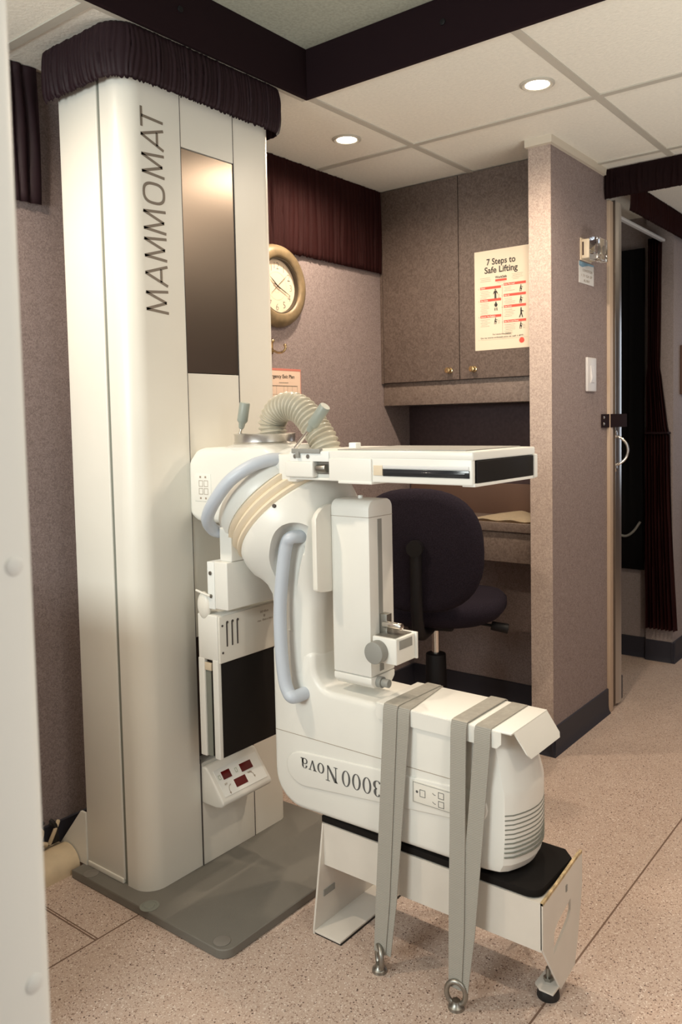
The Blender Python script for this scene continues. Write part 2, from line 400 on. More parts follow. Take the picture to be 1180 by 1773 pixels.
# ================================================================ SETTING
CEIL = 2.15; WY = 2.03
b = MB(); b.box((-1.6, -1.3, -0.05), (6.0, 2.13, 0)); fl = struct('floor', b, 'floor')
b = MB()
b.box((1.30, 0.6885, 0.0), (6.0, 0.6925, 0.0006)); b.box((-1.6, 1.618, 0), (1.215, 1.6215, 0.0006))
b.box((1.081, 1.6215, 0), (1.0845, 1.93, 0.0006)); b.box((1.088, 1.6215, 0), (1.0905, 1.93, 0.0006))
b.box((2.60, -1.3, 0), (2.603, 0.6885, 0.0006))
obj('floor_seam', b, 'seam', fl)

# ceiling: panels around the raised skylight box
RX, RY = 1.895, 1.606; R0X, R0Y = -0.2, -0.35
b = MB()
b.box((-1.6, RY, CEIL), (6.0, 2.13, CEIL+0.03)); b.box((RX, -1.3, CEIL), (6.0, RY, CEIL+0.03))
b.box((-1.6, -1.3, CEIL), (R0X, RY, CEIL+0.03)); b.box((R0X, -1.3, CEIL), (RX, R0Y, CEIL+0.03))
ce = struct('ceiling', b, 'tile')
t = 0.012
b = MB(); z0, z1 = CEIL-0.004, CEIL+0.001
b.box((RX, 0.935-t, z0), (3.17, 0.935+t, z1)); b.box((RX, 1.592-t, z0), (2.845, 1.592+t, z1)); b.box((-1.6, RY, z0), (RX, RY+0.016, z1))
for y in (0.28, -0.375): b.box((RX, y-t, z0), (3.17, y+t, z1))
for x in (2.44, 3.078):
    for y0_, y1_ in ((-1.0, 0.935-t), (0.935+t, 1.592-t), (1.592+t, WY)):
        if x > 3 and y0_ > 0.9: y1_ = min(y1_, 1.18) if y0_ < 1.5 else y0_
        if y1_-y0_ > 0.02: b.box((x-t, y0_, z0), (x+t, y1_, z1))
for x in (1.155, 0.5, -0.15): b.box((x-t, RY+0.016, z0), (x+t, WY, z1))
struct('ceiling_grid', b, 'tbar', ce)
b = MB(); b.box((R0X-0.02, R0Y-0.02, 2.285), (RX+0.02, RY+0.02, 2.31)); struct('recess_top', b, 'felt', ce)
b = MB()
e = 0.014
for q in ((RX-e, R0Y, RX, RY), (R0X, RY-e, RX-e, RY), (R0X, R0Y, R0X+e, RY-e), (R0X+e, R0Y, RX-e, R0Y+e)): b.box((q[0], q[1], CEIL-0.006), (q[2], q[3], 2.285), 0.003)
rl = struct('recess_lining', b, 'velvet', ce)
b = MB(); b.cyl((RX-e, 1.128, 2.22), (RX-e-0.004, 1.128, 2.22), 0.008, bevel=0.001); obj('snap_stud', b, 'blackplastic', ce)
b = MB(); b.cyl((1.405, RY-e, 2.22), (1.405, RY-e-0.004, 2.22), 0.008, bevel=0.001); obj('snap_stud', b, 'blackplastic', ce)

b = MB(); b.box((-1.6, WY, 0), (3.1, WY+0.06, CEIL)); struct('wall_left', b, 'wall')
b = MB(); b.box((3.06, 1.27, 0), (3.12, WY, CEIL)); struct('wall_back', b, 'wall')
b = MB(); b.box((2.675, 1.19, 0), (3.2, 1.27, 2.128)); wp = struct('wall_partition', b, 'wall')
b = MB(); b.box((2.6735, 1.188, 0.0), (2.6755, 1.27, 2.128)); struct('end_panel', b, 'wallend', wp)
b = MB(); b.box((2.655, 1.176, 2.124), (3.175, 1.275, CEIL)); struct('trim_1', b, 'trim')
b = MB(); b.box((-1.66, -1.36, 0), (6.0, -1.3, CEIL)); struct('wall_right', b, 'wall')
b = MB(); b.box((-1.66, -1.3, 0), (-1.6, 2.09, CEIL)); struct('wall_near', b, 'wall')
b = MB(); b.box((6.0, -1.36, 0), (6.06, 2.09, CEIL)); struct('wall_far', b, 'wall')
# corridor beyond the doorway
b = MB(); b.box((4.03, 1.178, 0), (6.0, 1.305, CEIL)); struct('wall_corridor', b, 'doorleaf')
b = MB(); b.box((4.052, 1.305, 0), (4.1, 2.0, CEIL)); struct('wall_closet', b, 'doorleaf')
b = MB(); b.box((3.12, 1.97, 0), (4.1, 2.03, CEIL)); struct('wall_closet_back', b, 'blackcurt')
# baseboards
def skirting(name, a, c, n):   # n = outward direction
    b = MB(); x0, y0 = a; x1, y1 = c; d = 0.006; f = 0.016
    prof = [(0, 0), (f, 0), (d+0.003, 0.012), (d, 0.03), (d, 0.098), (0, 0.1)]
    secs = [[(x+n[0]*o, y+n[1]*o, z) for o, z in prof] for x, y in ((x0, y0), (x1, y1))]
    b.loft(secs); return struct(name, b, 'base')
skirting('baseboard_left', (-1.6, WY), (3.06, WY), (0, -1)); skirting('baseboard_back', (3.06, 1.27), (3.06, WY), (-1, 0))
skirting('baseboard_partition', (2.659, 1.19), (3.2, 1.19), (0, -1)); skirting('baseboard_partition_end', (2.675, 1.176), (2.675, 1.27), (-1, 0))
skirting('baseboard_corridor', (4.014, 1.178), (6.0, 1.178), (0, -1)); skirting('baseboard_corridor_end', (4.03, 1.162), (4.03, 1.305), (-1, 0))
skirting('baseboard_closet', (4.052, 1.305), (4.052, 1.97), (-1, 0))
# sliding door parked in its pocket at the end of the partition
b = MB(); b.box((3.2, 1.178, 0.0), (3.24, 1.27, 2.04), 0.004); struct('trim_2', b, 'doortrim')
b = MB(); b.box((3.245, 1.20, 0.012), (3.368, 1.24, 2.05), 0.003); dr = struct('door_1', b, 'doorleaf')
b = MB(); b.prism([(3.262, 1.201), (3.262, 1.178), (3.275, 1.186), (3.290, 1.186), (3.30, 1.180), (3.335, 1.180), (3.338, 1.201)], 2, 0.012, 2.05); obj('edge_channel', b, 'alu', dr)
b = MB(); b.box((3.338, 1.188, 0.012), (3.374, 1.201, 0.11), 0.002); obj('skirting', b, 'base', dr)
b = MB(); b.tube([(3.283, 1.186, 1.118), (3.284, 1.168, 1.112), (3.290, 1.146, 1.090), (3.292, 1.138, 1.060), (3.290, 1.146, 1.028), (3.284, 1.168, 1.006), (3.283, 1.186, 1.000)], 0.005, 10, smooth=6)
for z in (1.125, 0.990): b.sphere((3.283, 1.184, z), 0.011, 1, 0.5, 1.6)
obj('pull_handle', b, 'chrome', dr)

# ================================================================ MAMMOGRAPHY UNIT
mu = thing('mammography_unit', (1.5, 1.7, 0), 'cream mammography machine with tall column, bent arm and grey floor plate', 'medical machine')
TOP = 0.022
b = MB(); poly = [(1.205, 1.90)]+arc(1.235, 1.345, 0.03, PI, 1.5*PI)+arc(1.80, 1.345, 0.03, 1.5*PI, 2*PI)+[(1.83, 1.90)]
b.prism(poly, 2, 0.0, TOP, 0.002, 1); bp = obj('floor_plate', b, 'plate', mu, 'grey painted steel floor plate')
for x, y in ((1.232, 1.352), (1.225, 1.84)):
    b = MB(); b.cyl((x, y, TOP), (x, y, TOP+0.0015), 0.020, seg=32, bevel=0.0006); obj('cap', b, 'platecap', bp)
b = MB(); b.lathe([(0.024, 0), (0.024, 0.001), (0.018, 0.0015), (0.017, 0.0006), (0.013, 0.0006), (0.012, 0.002), (0.0, 0.002)], (1.222, 1.597, TOP), (0, 0, 1), 28); obj('bolt', b, 'gap', bp)
# column: rounded front shell and rear shell with a seal between
X0, X1, YF = 1.247, 1.765, 1.63
def shell(z0, z1, y1, ins=0.0):
    return [(X0+ins, y1)]+arc(X0+0.055, YF+0.055, 0.055-ins, PI, 1.5*PI, 10)+arc(X1-0.035, YF+0.035, 0.035-ins, 1.5*PI, 2*PI, 8)+[(X1-ins, y1)]
colz = 2.135
# front shell is split around the central channel (X 1.425..1.61)
CX0, CX1 = 1.426, 1.611
b = MB(); b.prism([(X0, 1.713)]+arc(X0+0.055, YF+0.055, 0.055, PI, 1.5*PI, 10)+[(CX0, YF), (CX0, 1.713)], 2, TOP, colz); cl = obj('column_shell', b, 'white', mu)
b = MB(); b.prism([(CX1, 1.713), (CX1, YF)]+arc(X1-0.035, YF+0.035, 0.035, 1.5*PI, 2*PI, 8)+[(X1, 1.713)], 2, TOP, colz); obj('column_shell', b, 'white', mu)
b = MB(); b.box((X0+0.004, 1.712, TOP), (X1-0.004, 1.728, colz)); obj('column_seal', b, 'gap', mu, 'grey-green strip between the two column covers')
b = MB(); b.box((X0, 1.727, TOP+0.008), (X1, 1.885, colz), 0.004); b.box((X0-0.003, 1.73, TOP), (X0+0.02, 1.882, TOP+0.014), 0.002); obj('rear_cover', b, 'white', mu)
g = 0.0012
b = MB(); b.box((CX0+g, YF, 1.903), (CX1-g, 1.70, colz)); obj('top_panel', b, 'white', mu)
b = MB(); b.box((CX0+g, YF+0.002, 1.333), (CX1-g, 1.70, 1.900)); obj('metal_band', b, 'brushed', mu, 'brushed steel cover band')
b = MB(); b.box((CX0+g, YF+0.001, 0.640), (CX1-g, 1.70, 1.331)); obj('middle_panel', b, 'white', mu)
b = MB(); b.box((CX0, 1.668, 0.3), (CX1, 1.70, 0.640)); b.box((CX0, YF+0.003, 0.3), (CX0+0.001, 1.70, 0.64)); b.box((CX1-0.001, YF+0.003, 0.3), (CX1, 1.70, 0.64)); obj('channel', b, 'recess', mu, 'dark brown opening')
b = MB(); b.box((CX0+0.003, YF-0.002, TOP), (CX1+0.012, 1.70, 0.300), 0.0015); obj('lower_panel', b, 'white', mu)
for x in (CX0, CX1):
    b = MB(); b.box((x-0.0008, YF-0.0006, 0.3), (x+0.0008, YF+0.01, colz)); obj('seam', b, 'line', cl)
for x in (CX0+0.002, CX1+0.013):
    b = MB(); b.box((x-0.0016, YF-0.0026, TOP), (x+0.0008, YF+0.01, 0.31)); obj('seam', b, 'line', cl)
CAPH = 0.069; po = []
for ch, a, wd in (('M', 0.0, 0.056), ('A', 0.068, 0.050), ('M', 0.1295, 0.056), ('M', 0.196, 0.056), ('O', 0.2635, 0.054), ('M', 0.332, 0.056), ('A', 0.400, 0.050), ('T', 0.446, 0.046)):
    sw_ = 0.0070; h_ = CAPH; sl_ = 0.004
    if ch == 'M': L_ = [(0.003, 0), (0.009, h_), (wd/2, 0.006), (wd-0.006, h_), (wd, 0)]
    elif ch == 'A': L_ = [(0.002, 0), (wd/2+sl_, h_), (wd, 0)]
    elif ch == 'T': L_ = [(wd/2, 0), (wd/2+sl_, h_-0.003)]
    if ch == 'O': po += ringpoly2(a+wd/2+0.002, h_/2, wd/2, h_/2, sw_)
    else: po += stroke([(a+x_, y_) for x_, y_ in L_], sw_)
    if ch == 'A': po += stroke([(a+wd*0.2, 0.020), (a+wd*0.84, 0.020)], sw_)
    if ch == 'T': po += stroke([(a+0.001, h_-0.003), (a+wd+0.003, h_-0.003)], sw_)
flat(mu, 'letter', (1.371, YF, 1.475), (0, 0, 1), (-1, 0, 0), po, 'lettering', 0.0006, label='grey capital lettering running up the column')
# gusset at the column foot
b = MB(); b.prism([(1.885, 0.166), (1.905, 0.166), (2.005, 0.05), (2.005, 0.022), (1.885, 0.022)], 0, 1.243, 1.249); obj('foot_gusset', b, 'white', mu)

# shoulder housing
b = MB(); b.prism([(1.636, 0.962), (1.636, 1.105), (1.60, 1.138), (1.36, 1.146), (1.325, 1.125), (1.46, 0.975), (1.50, 0.948), (1.60, 0.945)], 0, 1.418, 1.625, 0.028, 4, 20)
sh = obj('shoulder_housing', b, 'white2', mu, sharp=60)
# keypad on the shoulder
b = MB(); b.box((1.4165, 1.545, 1.002), (1.42, 1.606, 1.072), 0.001); obj('keypad', b, 'white2', sh)
po = []
for i in range(2):
    for j in range(2): po += frame2(1.606-1.592+0.003+i*0.019, 0.018+j*0.02, 1.606-1.592+0.018+i*0.019, 0.034+j*0.02, 0.0012)
po += [rect(0.02+i*0.019, 0.006, 0.026+i*0.019, 0.011) for i in range(2)]+[rect(0.02+i*0.019, 0.06, 0.026+i*0.019, 0.065) for i in range(2)]
flat(sh, 'greyink', (1.4165, 1.606, 1.002), (0, -1, 0), (0, 0, 1), po, 'keypad_marking')
# chrome ring, hose, levers
cxh, cyh = 1.52, 1.452
b = MB(); b.lathe([(0.10, 0), (0.10, 0.008), (0.08, 0.014), (0.0, 0.014)], (cxh, cyh, 1.132), (0, 0, 1), 48); obj('ring_base', b, 'white2', sh)
b = MB(); b.lathe([(0.079, 0), (0.08, 0.003), (0.077, 0.006), (0.077, 0.022), (0.079, 0.026), (0.072, 0.027), (0.0, 0.027)], (cxh, cyh, 1.146), (0, 0, 1), 48); obj('chrome_collar', b, 'alu', sh, 'polished metal collar')
hp = [(1.535, y, z) for y, z in ((1.436, 1.165), (1.437, 1.20), (1.418, 1.228), (1.383, 1.240), (1.348, 1.233), (1.318, 1.211), (1.293, 1.182), (1.272, 1.154), (1.256, 1.118), (1.25, 1.09))]
NR = 30
b = MB(); b.tube(catmull([Vector(p) for p in hp], 30), lambda t: 0.0335+0.0032*math.cos(2*PI*NR*t), 20); obj('corrugated_hose', b, 'hose', mu, 'ribbed grey-cream hose', sharp=80)
for p0, p1, p2 in (((1.50, 1.532, 1.14), (1.50, 1.5155, 1.185), (1.50, 1.4995, 1.252)), ((1.46, 1.296, 1.138), (1.46, 1.254, 1.178), (1.46, 1.201, 1.235))):
    b = MB(); b.cyl(p0, p1, 0.0045); lv = obj('lever', b, 'chrome', sh)
    P1, P2 = Vector(p1), Vector(p2); Lg = (P2-P1).length
    b = MB(); b.lathe([(0.005, 0), (0.0075, 0.004), (0.0085, 0.014), (0.0130, 0.020), (0.0135, 0.022), (0.0135, Lg-0.003), (0.012, Lg), (0.0, Lg)], P1, P2-P1, 20); obj('lever_grip', b, 'greylever', lv, 'grey-green plastic grip')
# inclined swivel: collar, bellows, arm head
AX = Vector((0, -0.7071, -0.7071)); C0 = Vector((1.52, 1.388, 0.996))
b = MB(); b.lathe([(0.145, -0.058), (0.158, -0.054), (0.164, -0.046), (0.167, -0.010), (0.164, -0.001), (0.150, 0.0)], C0, AX, 64); colr = obj('swivel_collar', b, 'white2', mu)
b = MB(); b.lathe([(0.15, -0.004), (0.163, 0.0), (0.167, 0.006), (0.163, 0.012), (0.158, 0.0155), (0.163, 0.019), (0.168, 0.026), (0.163, 0.034), (0.158, 0.0375), (0.164, 0.041), (0.166, 0.047), (0.160, 0.053)], C0, AX, 64); obj('bellows', b, 'cream', mu, 'cream ribbed rubber bellows', sharp=60)
# collar bracket below and the shoulder handle
b = MB(); b.tube([(1.415, 1.490, 0.934), (1.400, 1.500, 0.931), (1.378, 1.503, 0.942), (1.345, 1.482, 0.973), (1.328, 1.435, 1.019), (1.333, 1.388, 1.067), (1.360, 1.350, 1.098), (1.393, 1.328, 1.111), (1.420, 1.316, 1.113), (1.445, 1.308, 1.109)], 0.0155, 18, smooth=8); obj('shoulder_handle', b, 'handle', mu, 'pale blue-grey curved grab bar')
b = MB(); b.cyl((1.412, 1.492, 0.933), (1.47, 1.455, 0.95), 0.024, 0.045); obj('handle_lug', b, 'white2', colr)
b = MB(); b.cyl((1.442, 1.308, 1.110), (1.49, 1.31, 1.09), 0.019, 0.035); obj('handle_lug', b, 'white2', colr)
# arm: neck that narrows from the bellows to the stem
def sec(c, ang, hx, hw, e, n=48):
    W_ = Vector((0, math.cos(ang), -math.sin(ang)))   # in-plane direction
    return [Vector(c)+Vector((1, 0, 0))*a+W_*q for a, q in sup(n, hx, hw, e)]
C1 = C0+AX*0.052
path = [((1.52, C1.y, C1.z), 45, 0.158, 0.158, 2.0), ((1.52, C1.y-0.005, C1.z-0.005), 45, 0.163, 0.163, 2.0), ((1.52, 1.330, 0.930), 42, 0.160, 0.158, 2.1), ((1.52, 1.312, 0.895), 35, 0.143, 0.142, 2.4),
        ((1.52, 1.303, 0.860), 25, 0.120, 0.117, 2.9), ((1.52, 1.301, 0.825), 14, 0.102, 0.093, 3.6), ((1.52, 1.301, 0.79), 5, 0.090, 0.076, 4.5), ((1.52, 1.303, 0.745), 0, 0.085, 0.068, 5.5), ((1.52, 1.303, 0.60), 0, 0.083, 0.0665, 6), ((1.52, 1.303, 0.50), 0, 0.083, 0.0665, 6)]
b = MB(); b.loft([sec(c, math.radians(a), hx, hw, e, 96) for c, a, hx, hw, e in path])
HANDLE = [(1.402, 1.256, 0.937), (1.402, 1.276, 0.920), (1.402, 1.291, 0.865), (1.402, 1.304, 0.767), (1.402, 1.304, 0.67), (1.402, 1.296, 0.597), (1.402, 1.279, 0.563)]
arm = obj('arm_neck', b, 'white2', mu, sharp=55)
cut = MB(); cut.tube([(1.392, 1.228, 0.928), (1.392, 1.242, 0.930), (1.392, 1.260, 0.926), (1.392, 1.272, 0.90), (1.392, 1.285, 0.85), (1.395, 1.298, 0.77), (1.400, 1.304, 0.70)], lambda t: 0.041-0.003*t, 28, smooth=8)
cm = bpy.data.meshes.new('cut'); cut.bm.to_mesh(cm); cm.transform(Matrix.Translation(-ORIG[mu.name])); co = bpy.data.objects.new('cut', cm); COL.objects.link(co); co.location = mu.location
md = arm.modifiers.new('scoop', 'BOOLEAN'); md.operation = 'DIFFERENCE'; md.object = co; md.solver = 'EXACT'; md.use_self = True
bpy.context.view_layer.update()
nm = bpy.data.meshes.new_from_object(arm.evaluated_get(bpy.context.evaluated_depsgraph_get())); arm.modifiers.clear(); arm.data = nm; nm.name = 'arm_neck'
bpy.data.objects.remove(co); finish(nm, M['white2'], 40)
b = MB(); b.cyl((1.374, 1.290, 1.009), (1.380, 1.291, 1.006), 0.0045); obj('screw_hole', b, 'line', arm)
# arm housing with the tube head (an L in side view)
BX0, BX1 = 1.437, 1.603
pr = [(1.3695, 0.66), (1.3695, 0.40)]+[(1.285+0.0845*math.cos(a), 0.352+0.084*math.sin(a)) for a in [0-PI/2*k/8 for k in range(9)]]+[(0.838, 0.275), (0.838, 0.568)]+[(1.16, 0.573)]+[(1.185+0.05*math.sin(a)*1.0, 0.623-0.05*math.cos(a)) for a in [PI/2*k/5 for k in range(6)]]+[(1.236, 0.66)]
b = MB(); b.prism(pr, 0, BX0, BX1, 0.014, 3, 50); th = obj('tube_housing', b, 'white2', mu, sharp=50)
# moulded logo field and seam, slightly raised from the side
lp = [(1.285, 0.402)]+[(1.285+0.05*math.cos(a), 0.365+0.036*math.sin(a)) for a in [PI/2-PI*k/10 for k in range(1, 10)]]+[(1.25, 0.328), (0.80, 0.372)]+[(0.80+0.03*math.cos(a), 0.405+0.032*math.sin(a)) for a in [1.5*PI-PI*k/8 for k in range(1, 8)]]+[(0.80, 0.438), (1.20, 0.415)]
lp = [(1.33-0.0, 0.385)]+[(1.27+0.055*math.cos(a), 0.372+0.042*math.sin(a)) for a in [PI/2*0.9-PI*0.95*k/10 for k in range(11)]]+[(0.82, 0.372)]+[(0.815+0.035*math.cos(a), 0.408+0.034*math.sin(a)) for a in [1.5*PI-PI*k/8 for k in range(9)]]
lp = lp[1:]
b = MB(); b.prism(lp, 0, BX0-0.004, BX0+0.006, 0.0035, 3); lf = obj('logo_field', b, 'white2', th, sharp=50)
b = MB(); b.prism([(1.360, 0.452), (0.84, 0.452), (0.84, 0.4508), (1.360, 0.4508)], 0, BX0-0.0006, BX0+0.002); obj('seam', b, 'greyink', th)
# keypad on the tube housing
b = MB(); b.box((BX0-0.0052, 0.86, 0.378), (BX0-0.003, 0.960, 0.428), 0.001); obj('keypad', b, 'white', lf)
po = frame2(0.003, 0.003, 0.097, 0.047, 0.0008)+frame2(0.020, 0.018, 0.034, 0.034, 0.0012)+frame2(0.066, 0.007, 0.080, 0.021, 0.0012)+frame2(0.066, 0.026, 0.080, 0.040, 0.0012)+[disc(0.013, 0.027, 0.003)]+stroke([(0.052, 0.015), (0.056, 0.012), (0.060, 0.012)], 0.0012)+stroke([(0.052, 0.034), (0.056, 0.031), (0.060, 0.031)], 0.0012)
flat(lf, 'letter2', (BX0-0.0052, 0.960, 0.378), (0, -1, 0), (0, 0, 1), po, 'keypad_marking')
# upside-down serif writing "3000 Nova"
def ringpoly(cx, cy, rx, ry, ix, iy, n=28):
    o = disc(cx, cy, rx, ry, n); i_ = disc(cx, cy, ix, iy, n)
    return [[o[k], o[(k+1) % n], i_[(k+1) % n], i_[k]] for k in range(n)]
def arcband(cx, cy, rx, ry, t, a0, a1, n=14):
    out = []
    for k in range(n):
        p, q = a0+(a1-a0)*k/n, a0+(a1-a0)*(k+1)/n
        tt = lambda a: t*(0.35+0.65*abs(math.cos(a)))
        out.append([(cx+rx*math.cos(p), cy+ry*math.sin(p)), (cx+rx*math.cos(q), cy+ry*math.sin(q)), (cx+(rx-tt(q))*math.cos(q), cy+(ry-tt(q)*0.6)*math.sin(q)), (cx+(rx-tt(p))*math.cos(p), cy+(ry-tt(p)*0.6)*math.sin(p))])
    return out
serif = []
x = 0.0
serif += arcband(x+0.30, 0.73, 0.24, 0.27, 0.17, -PI/2*0.9, PI*0.85)+arcband(x+0.30, 0.27, 0.28, 0.27, 0.17, -PI*0.85, PI/2*0.95)
for x in (0.70, 1.40, 2.10): serif += ringpoly(x+0.28, 0.5, 0.29, 0.51, 0.16, 0.46)
x = 2.95    # N
serif += [rect(x+0.10, 0, x+0.17, 1.0), rect(x+0.66, 0, x+0.73, 1.0), rect(x, 0, x+0.28, 0.05), rect(x+0.55, 0.95, x+0.85, 1.0), [(x, 1.0), (x+0.24, 1.0), (x+0.75, 0), (x+0.62, 0)]]
x = 3.90; serif += ringpoly(x+0.24, 0.33, 0.25, 0.34, 0.13, 0.29)
x = 4.45; serif += [[(x+0.04, 0.66), (x+0.19, 0.66), (x+0.34, 0.0), (x+0.24, 0.0)], [(x+0.46, 0.66), (x+0.53, 0.66), (x+0.32, 0.0), (x+0.27, 0.05)], rect(x-0.03, 0.62, x+0.26, 0.66), rect(x+0.38, 0.62, x+0.60, 0.66)]
x = 5.10; serif += ringpoly(x+0.21, 0.19, 0.21, 0.20, 0.11, 0.15)+[rect(x+0.30, 0.06, x+0.42, 0.50), rect(x+0.30, 0.0, x+0.50, 0.07)]+arcband(x+0.22, 0.46, 0.20, 0.21, 0.13, 0, PI)
sc = 0.0425
flat(lf, 'letter2', (BX0-0.004, 1.040, 0.401), (0, 1, 0), (0, 0, -1), [[(a*sc, c*sc*0.87) for a, c in p] for p in serif], 'serif_lettering', label='dark grey serif lettering, upside down')
# end cap of the tube head, rounded nose with vents
def nose(z, back=0.0, side=0.0, wid=0.0):
    xl, xr = BX0+side, BX1+0.012-side; xm = (xl+xr)/2; hw = (xr-xl)/2; pts = [(xl, 0.8375)]
    ys = 0.757+back
    pts += [(xl, ys+0.012)]
    for k in range(13):
        u_ = -1+2*k/12; yy = 0.712+back+0.029*(abs(u_)**1.9)
        xx = xm+hw*0.97*u_; pts.append((xx+(0.002 if k == 0 else 0), yy+(0.004 if abs(u_) == 1 else 0)))
    pts += [(xr, ys+0.012), (xr, 0.8375)]
    return [(px_, py_, z) for px_, py_ in pts]
b = MB(); b.loft([nose(0.276, 0.028, 0.012), nose(0.283, 0.014, 0.004), nose(0.30, 0.005, 0), nose(0.36), nose(0.445), nose(0.452, 0.001), nose(0.53, 0.022, 0.008), nose(0.562, 0.034, 0.012), nose(0.568, 0.040, 0.016)])
nc = obj('end_cap', b, 'white2', th, sharp=20)
b = MB(); b.box((BX0-0.0004, 0.8372, 0.28), (BX0+0.01, 0.8384, 0.566)); obj('seam', b, 'greyink', th)
for k in range(10):
    z = 0.318+k*0.0096; b = MB()
    pts = nose(z)[2:-2]; secs = []
    for px_, py_, _ in pts: secs.append([(px_, py_-0.0007, z-0.0013), (px_, py_+0.002, z-0.0013), (px_, py_+0.002, z+0.0013), (px_, py_-0.0007, z+0.0013)])
    b.loft(secs); obj('vent_slot', b, 'gap', th, 'dark vent slot')
# long handle on the arm
b = MB(); hx_ = 1.402
b.tube([(1.440, 1.258, 0.932), (1.42, 1.259, 0.934), (hx_, 1.265, 0.933), (hx_, 1.279, 0.917), (hx_, 1.291, 0.865), (hx_, 1.304, 0.767), (hx_, 1.304, 0.67), (hx_, 1.296, 0.597), (hx_, 1.284, 0.566), (hx_, 1.271, 0.557), (1.42, 1.266, 0.557), (1.44, 1.264, 0.558)], 0.0155, 18, smooth=8); obj('arm_handle', b, 'handle', mu, 'pale blue-grey long grab bar')

# upper table
tb = obj('object_table', MB().box((1.38, 0.775, 1.0705), (1.392, 1.126, 1.122), 0.003).box((1.380, 0.773, 1.119), (1.652, 1.235, 1.1365), 0.003).box((1.392, 0.79, 1.072), (1.640, 1.25, 1.085), 0.002), 'white2', mu)
b = MB(); b.box((1.376, 1.012, 1.0705), (1.40, 1.127, 1.1205), 0.003); b.box((1.374, 1.010, 1.066), (1.55, 1.10, 1.0725), 0.002); obj('front_block', b, 'white2', tb)
b = MB(); b.box((1.373, 1.170, 1.076), (1.40, 1.252, 1.112), 0.004); b.box((1.385, 1.10, 1.070), (1.62, 1.25, 1.076), 0.002); obj('latch_block', b, 'white2', tb)
b = MB(); b.cyl((1.385, 1.165, 1.096), (1.385, 1.139, 1.097), 0.009, bevel=0.001); b.box((1.39, 1.13, 1.084), (1.40, 1.17, 1.110)); obj('latch_pin', b, 'steel', tb)
b = MB(); b.box((1.3775, 1.127, 1.112), (1.385, 1.240, 1.134), 0.001); mp_ = obj('screw_plate', b, 'pole', tb)
for y in (1.224, 1.186):
    b = MB(); b.cyl((1.378, y, 1.123), (1.3762, y, 1.123), 0.0048); b.cyl((1.3765, y, 1.123), (1.3755, y, 1.123), 0.002); obj('screw', b, 'steel', mp_)
b = MB(); b.box((1.374, 1.150, 1.130), (1.386, 1.232, 1.1405), 0.001); b.box((1.371, 1.208, 1.120), (1.379, 1.218, 1.134), 0.001); obj('rail', b, 'grey', tb)
b = MB(); b.box((1.49, 1.138, 1.136), (1.51, 1.159, 1.150), 0.002); obj('stop_block', b, 'pole', tb)
b = MB(); b.box((1.3785, 0.782, 1.1005), (1.383, 0.985, 1.1075), 0.0008); obj('label_strip', b, 'note', tb, 'pale bluish strip above the black slot')
b = MB(); b.box((1.3780, 0.781, 1.0845), (1.3825, 0.984, 1.0995), 0.0008); b.box((1.3770, 0.790, 1.090), (1.379, 0.975, 1.0945), 0.0005); obj('cassette', b, 'blackgloss', tb)
b = MB(); b.box((1.3778, 0.985, 1.0855), (1.383, 1.008, 1.1065), 0.001); obj('cassette_catch', b, 'beige', tb)
b = MB(); b.box((1.394, 0.7715, 1.075), (1.642, 0.79, 1.118), 0.001); obj('end_panel', b, 'black', tb, 'black table end')
b = MB(); b.box((1.640, 0.768, 1.0695), (1.655, 1.20, 1.121), 0.003); b.box((1.384, 0.772, 1.068), (1.65, 0.80, 1.0745), 0.001); obj('side_rail', b, 'white2', tb)
b = MB(); b.box((1.40, 0.80, 1.1365), (1.636, 1.12, 1.1385), 0.0005); obj('table_face', b, 'grey', tb)
b = MB(); b.prism([(1.25, 1.06), (1.25, 1.13), (1.34, 1.125), (1.36, 1.06)], 0, 1.41, 1.63, 0.01, 2); obj('table_bracket', b, 'white2', tb)

# compression drive box
CBX0, CBX1, CBY0, CBY1 = 1.455, 1.548, 1.080, 1.188
def crown(z): return None
cp = [(CBX0, 0.622), (CBX0, 1.000)]+[(CBX0+0.022-0.022*math.cos(a), 1.000+0.022*math.sin(a)) for a in [PI/2*k/5 for k in range(1, 6)]]+[(CBX1-0.022+0.022*math.sin(a), 1.000+0.022*math.cos(a)) for a in [PI/2*k/5 for k in range(6)]]+[(CBX1, 0.622)]
b = MB(); b.prism(cp, 1, CBY0, CBY1, 0.003, 2); cb = obj('compression_drive', b, 'white2', mu)
b = MB(); b.prism([(CBX0, 0.6206), (CBX0, 0.606), (CBX0+0.012, 0.594), (CBX1-0.012, 0.594), (CBX1, 0.606), (CBX1, 0.6206)], 1, CBY0, CBY1, 0.003, 2); obj('lower_cap', b, 'white2', cb)
b = MB(); b.box((CBX0-0.0004, CBY0-0.0004, 0.9835), (CBX1+0.0004, CBY1, 0.9845)); obj('cap_seam', b, 'greyink', cb)
b = MB(); b.box((1.488, CBY0-0.0012, 0.63), (1.503, CBY0+0.001, 0.978)); obj('travel_slot', b, 'grey', cb, 'grey vertical slot')
b = MB(); b.cyl((1.50, 1.135, 1.022), (1.50, 1.135, 1.029), 0.006, bevel=0.001); obj('top_button', b, 'white2', cb)
b = MB(); b.box((1.490, 1.060, 0.70), (1.510, CBY0, 0.762), 0.001); obj('slot_bracket', b, 'steel', cb)
b = MB(); b.cyl((1.492, 1.07, 0.739), (1.492, 1.020, 0.739), 0.008, bevel=0.001); obj('paddle_pin', b, 'chrome', cb)
b = MB(); b.box((1.447, 1.005, 0.664), (1.525, 1.070, 0.722), 0.003); b.box((1.520, 1.0, 0.664), (1.526, 1.07, 0.724), 0.001); ca = obj('paddle_carriage', b, 'white2', cb)
b = MB(); b.box((1.453, 1.012, 0.7218), (1.518, 1.066, 0.7232)); obj('carriage_plate', b, 'steel', ca)
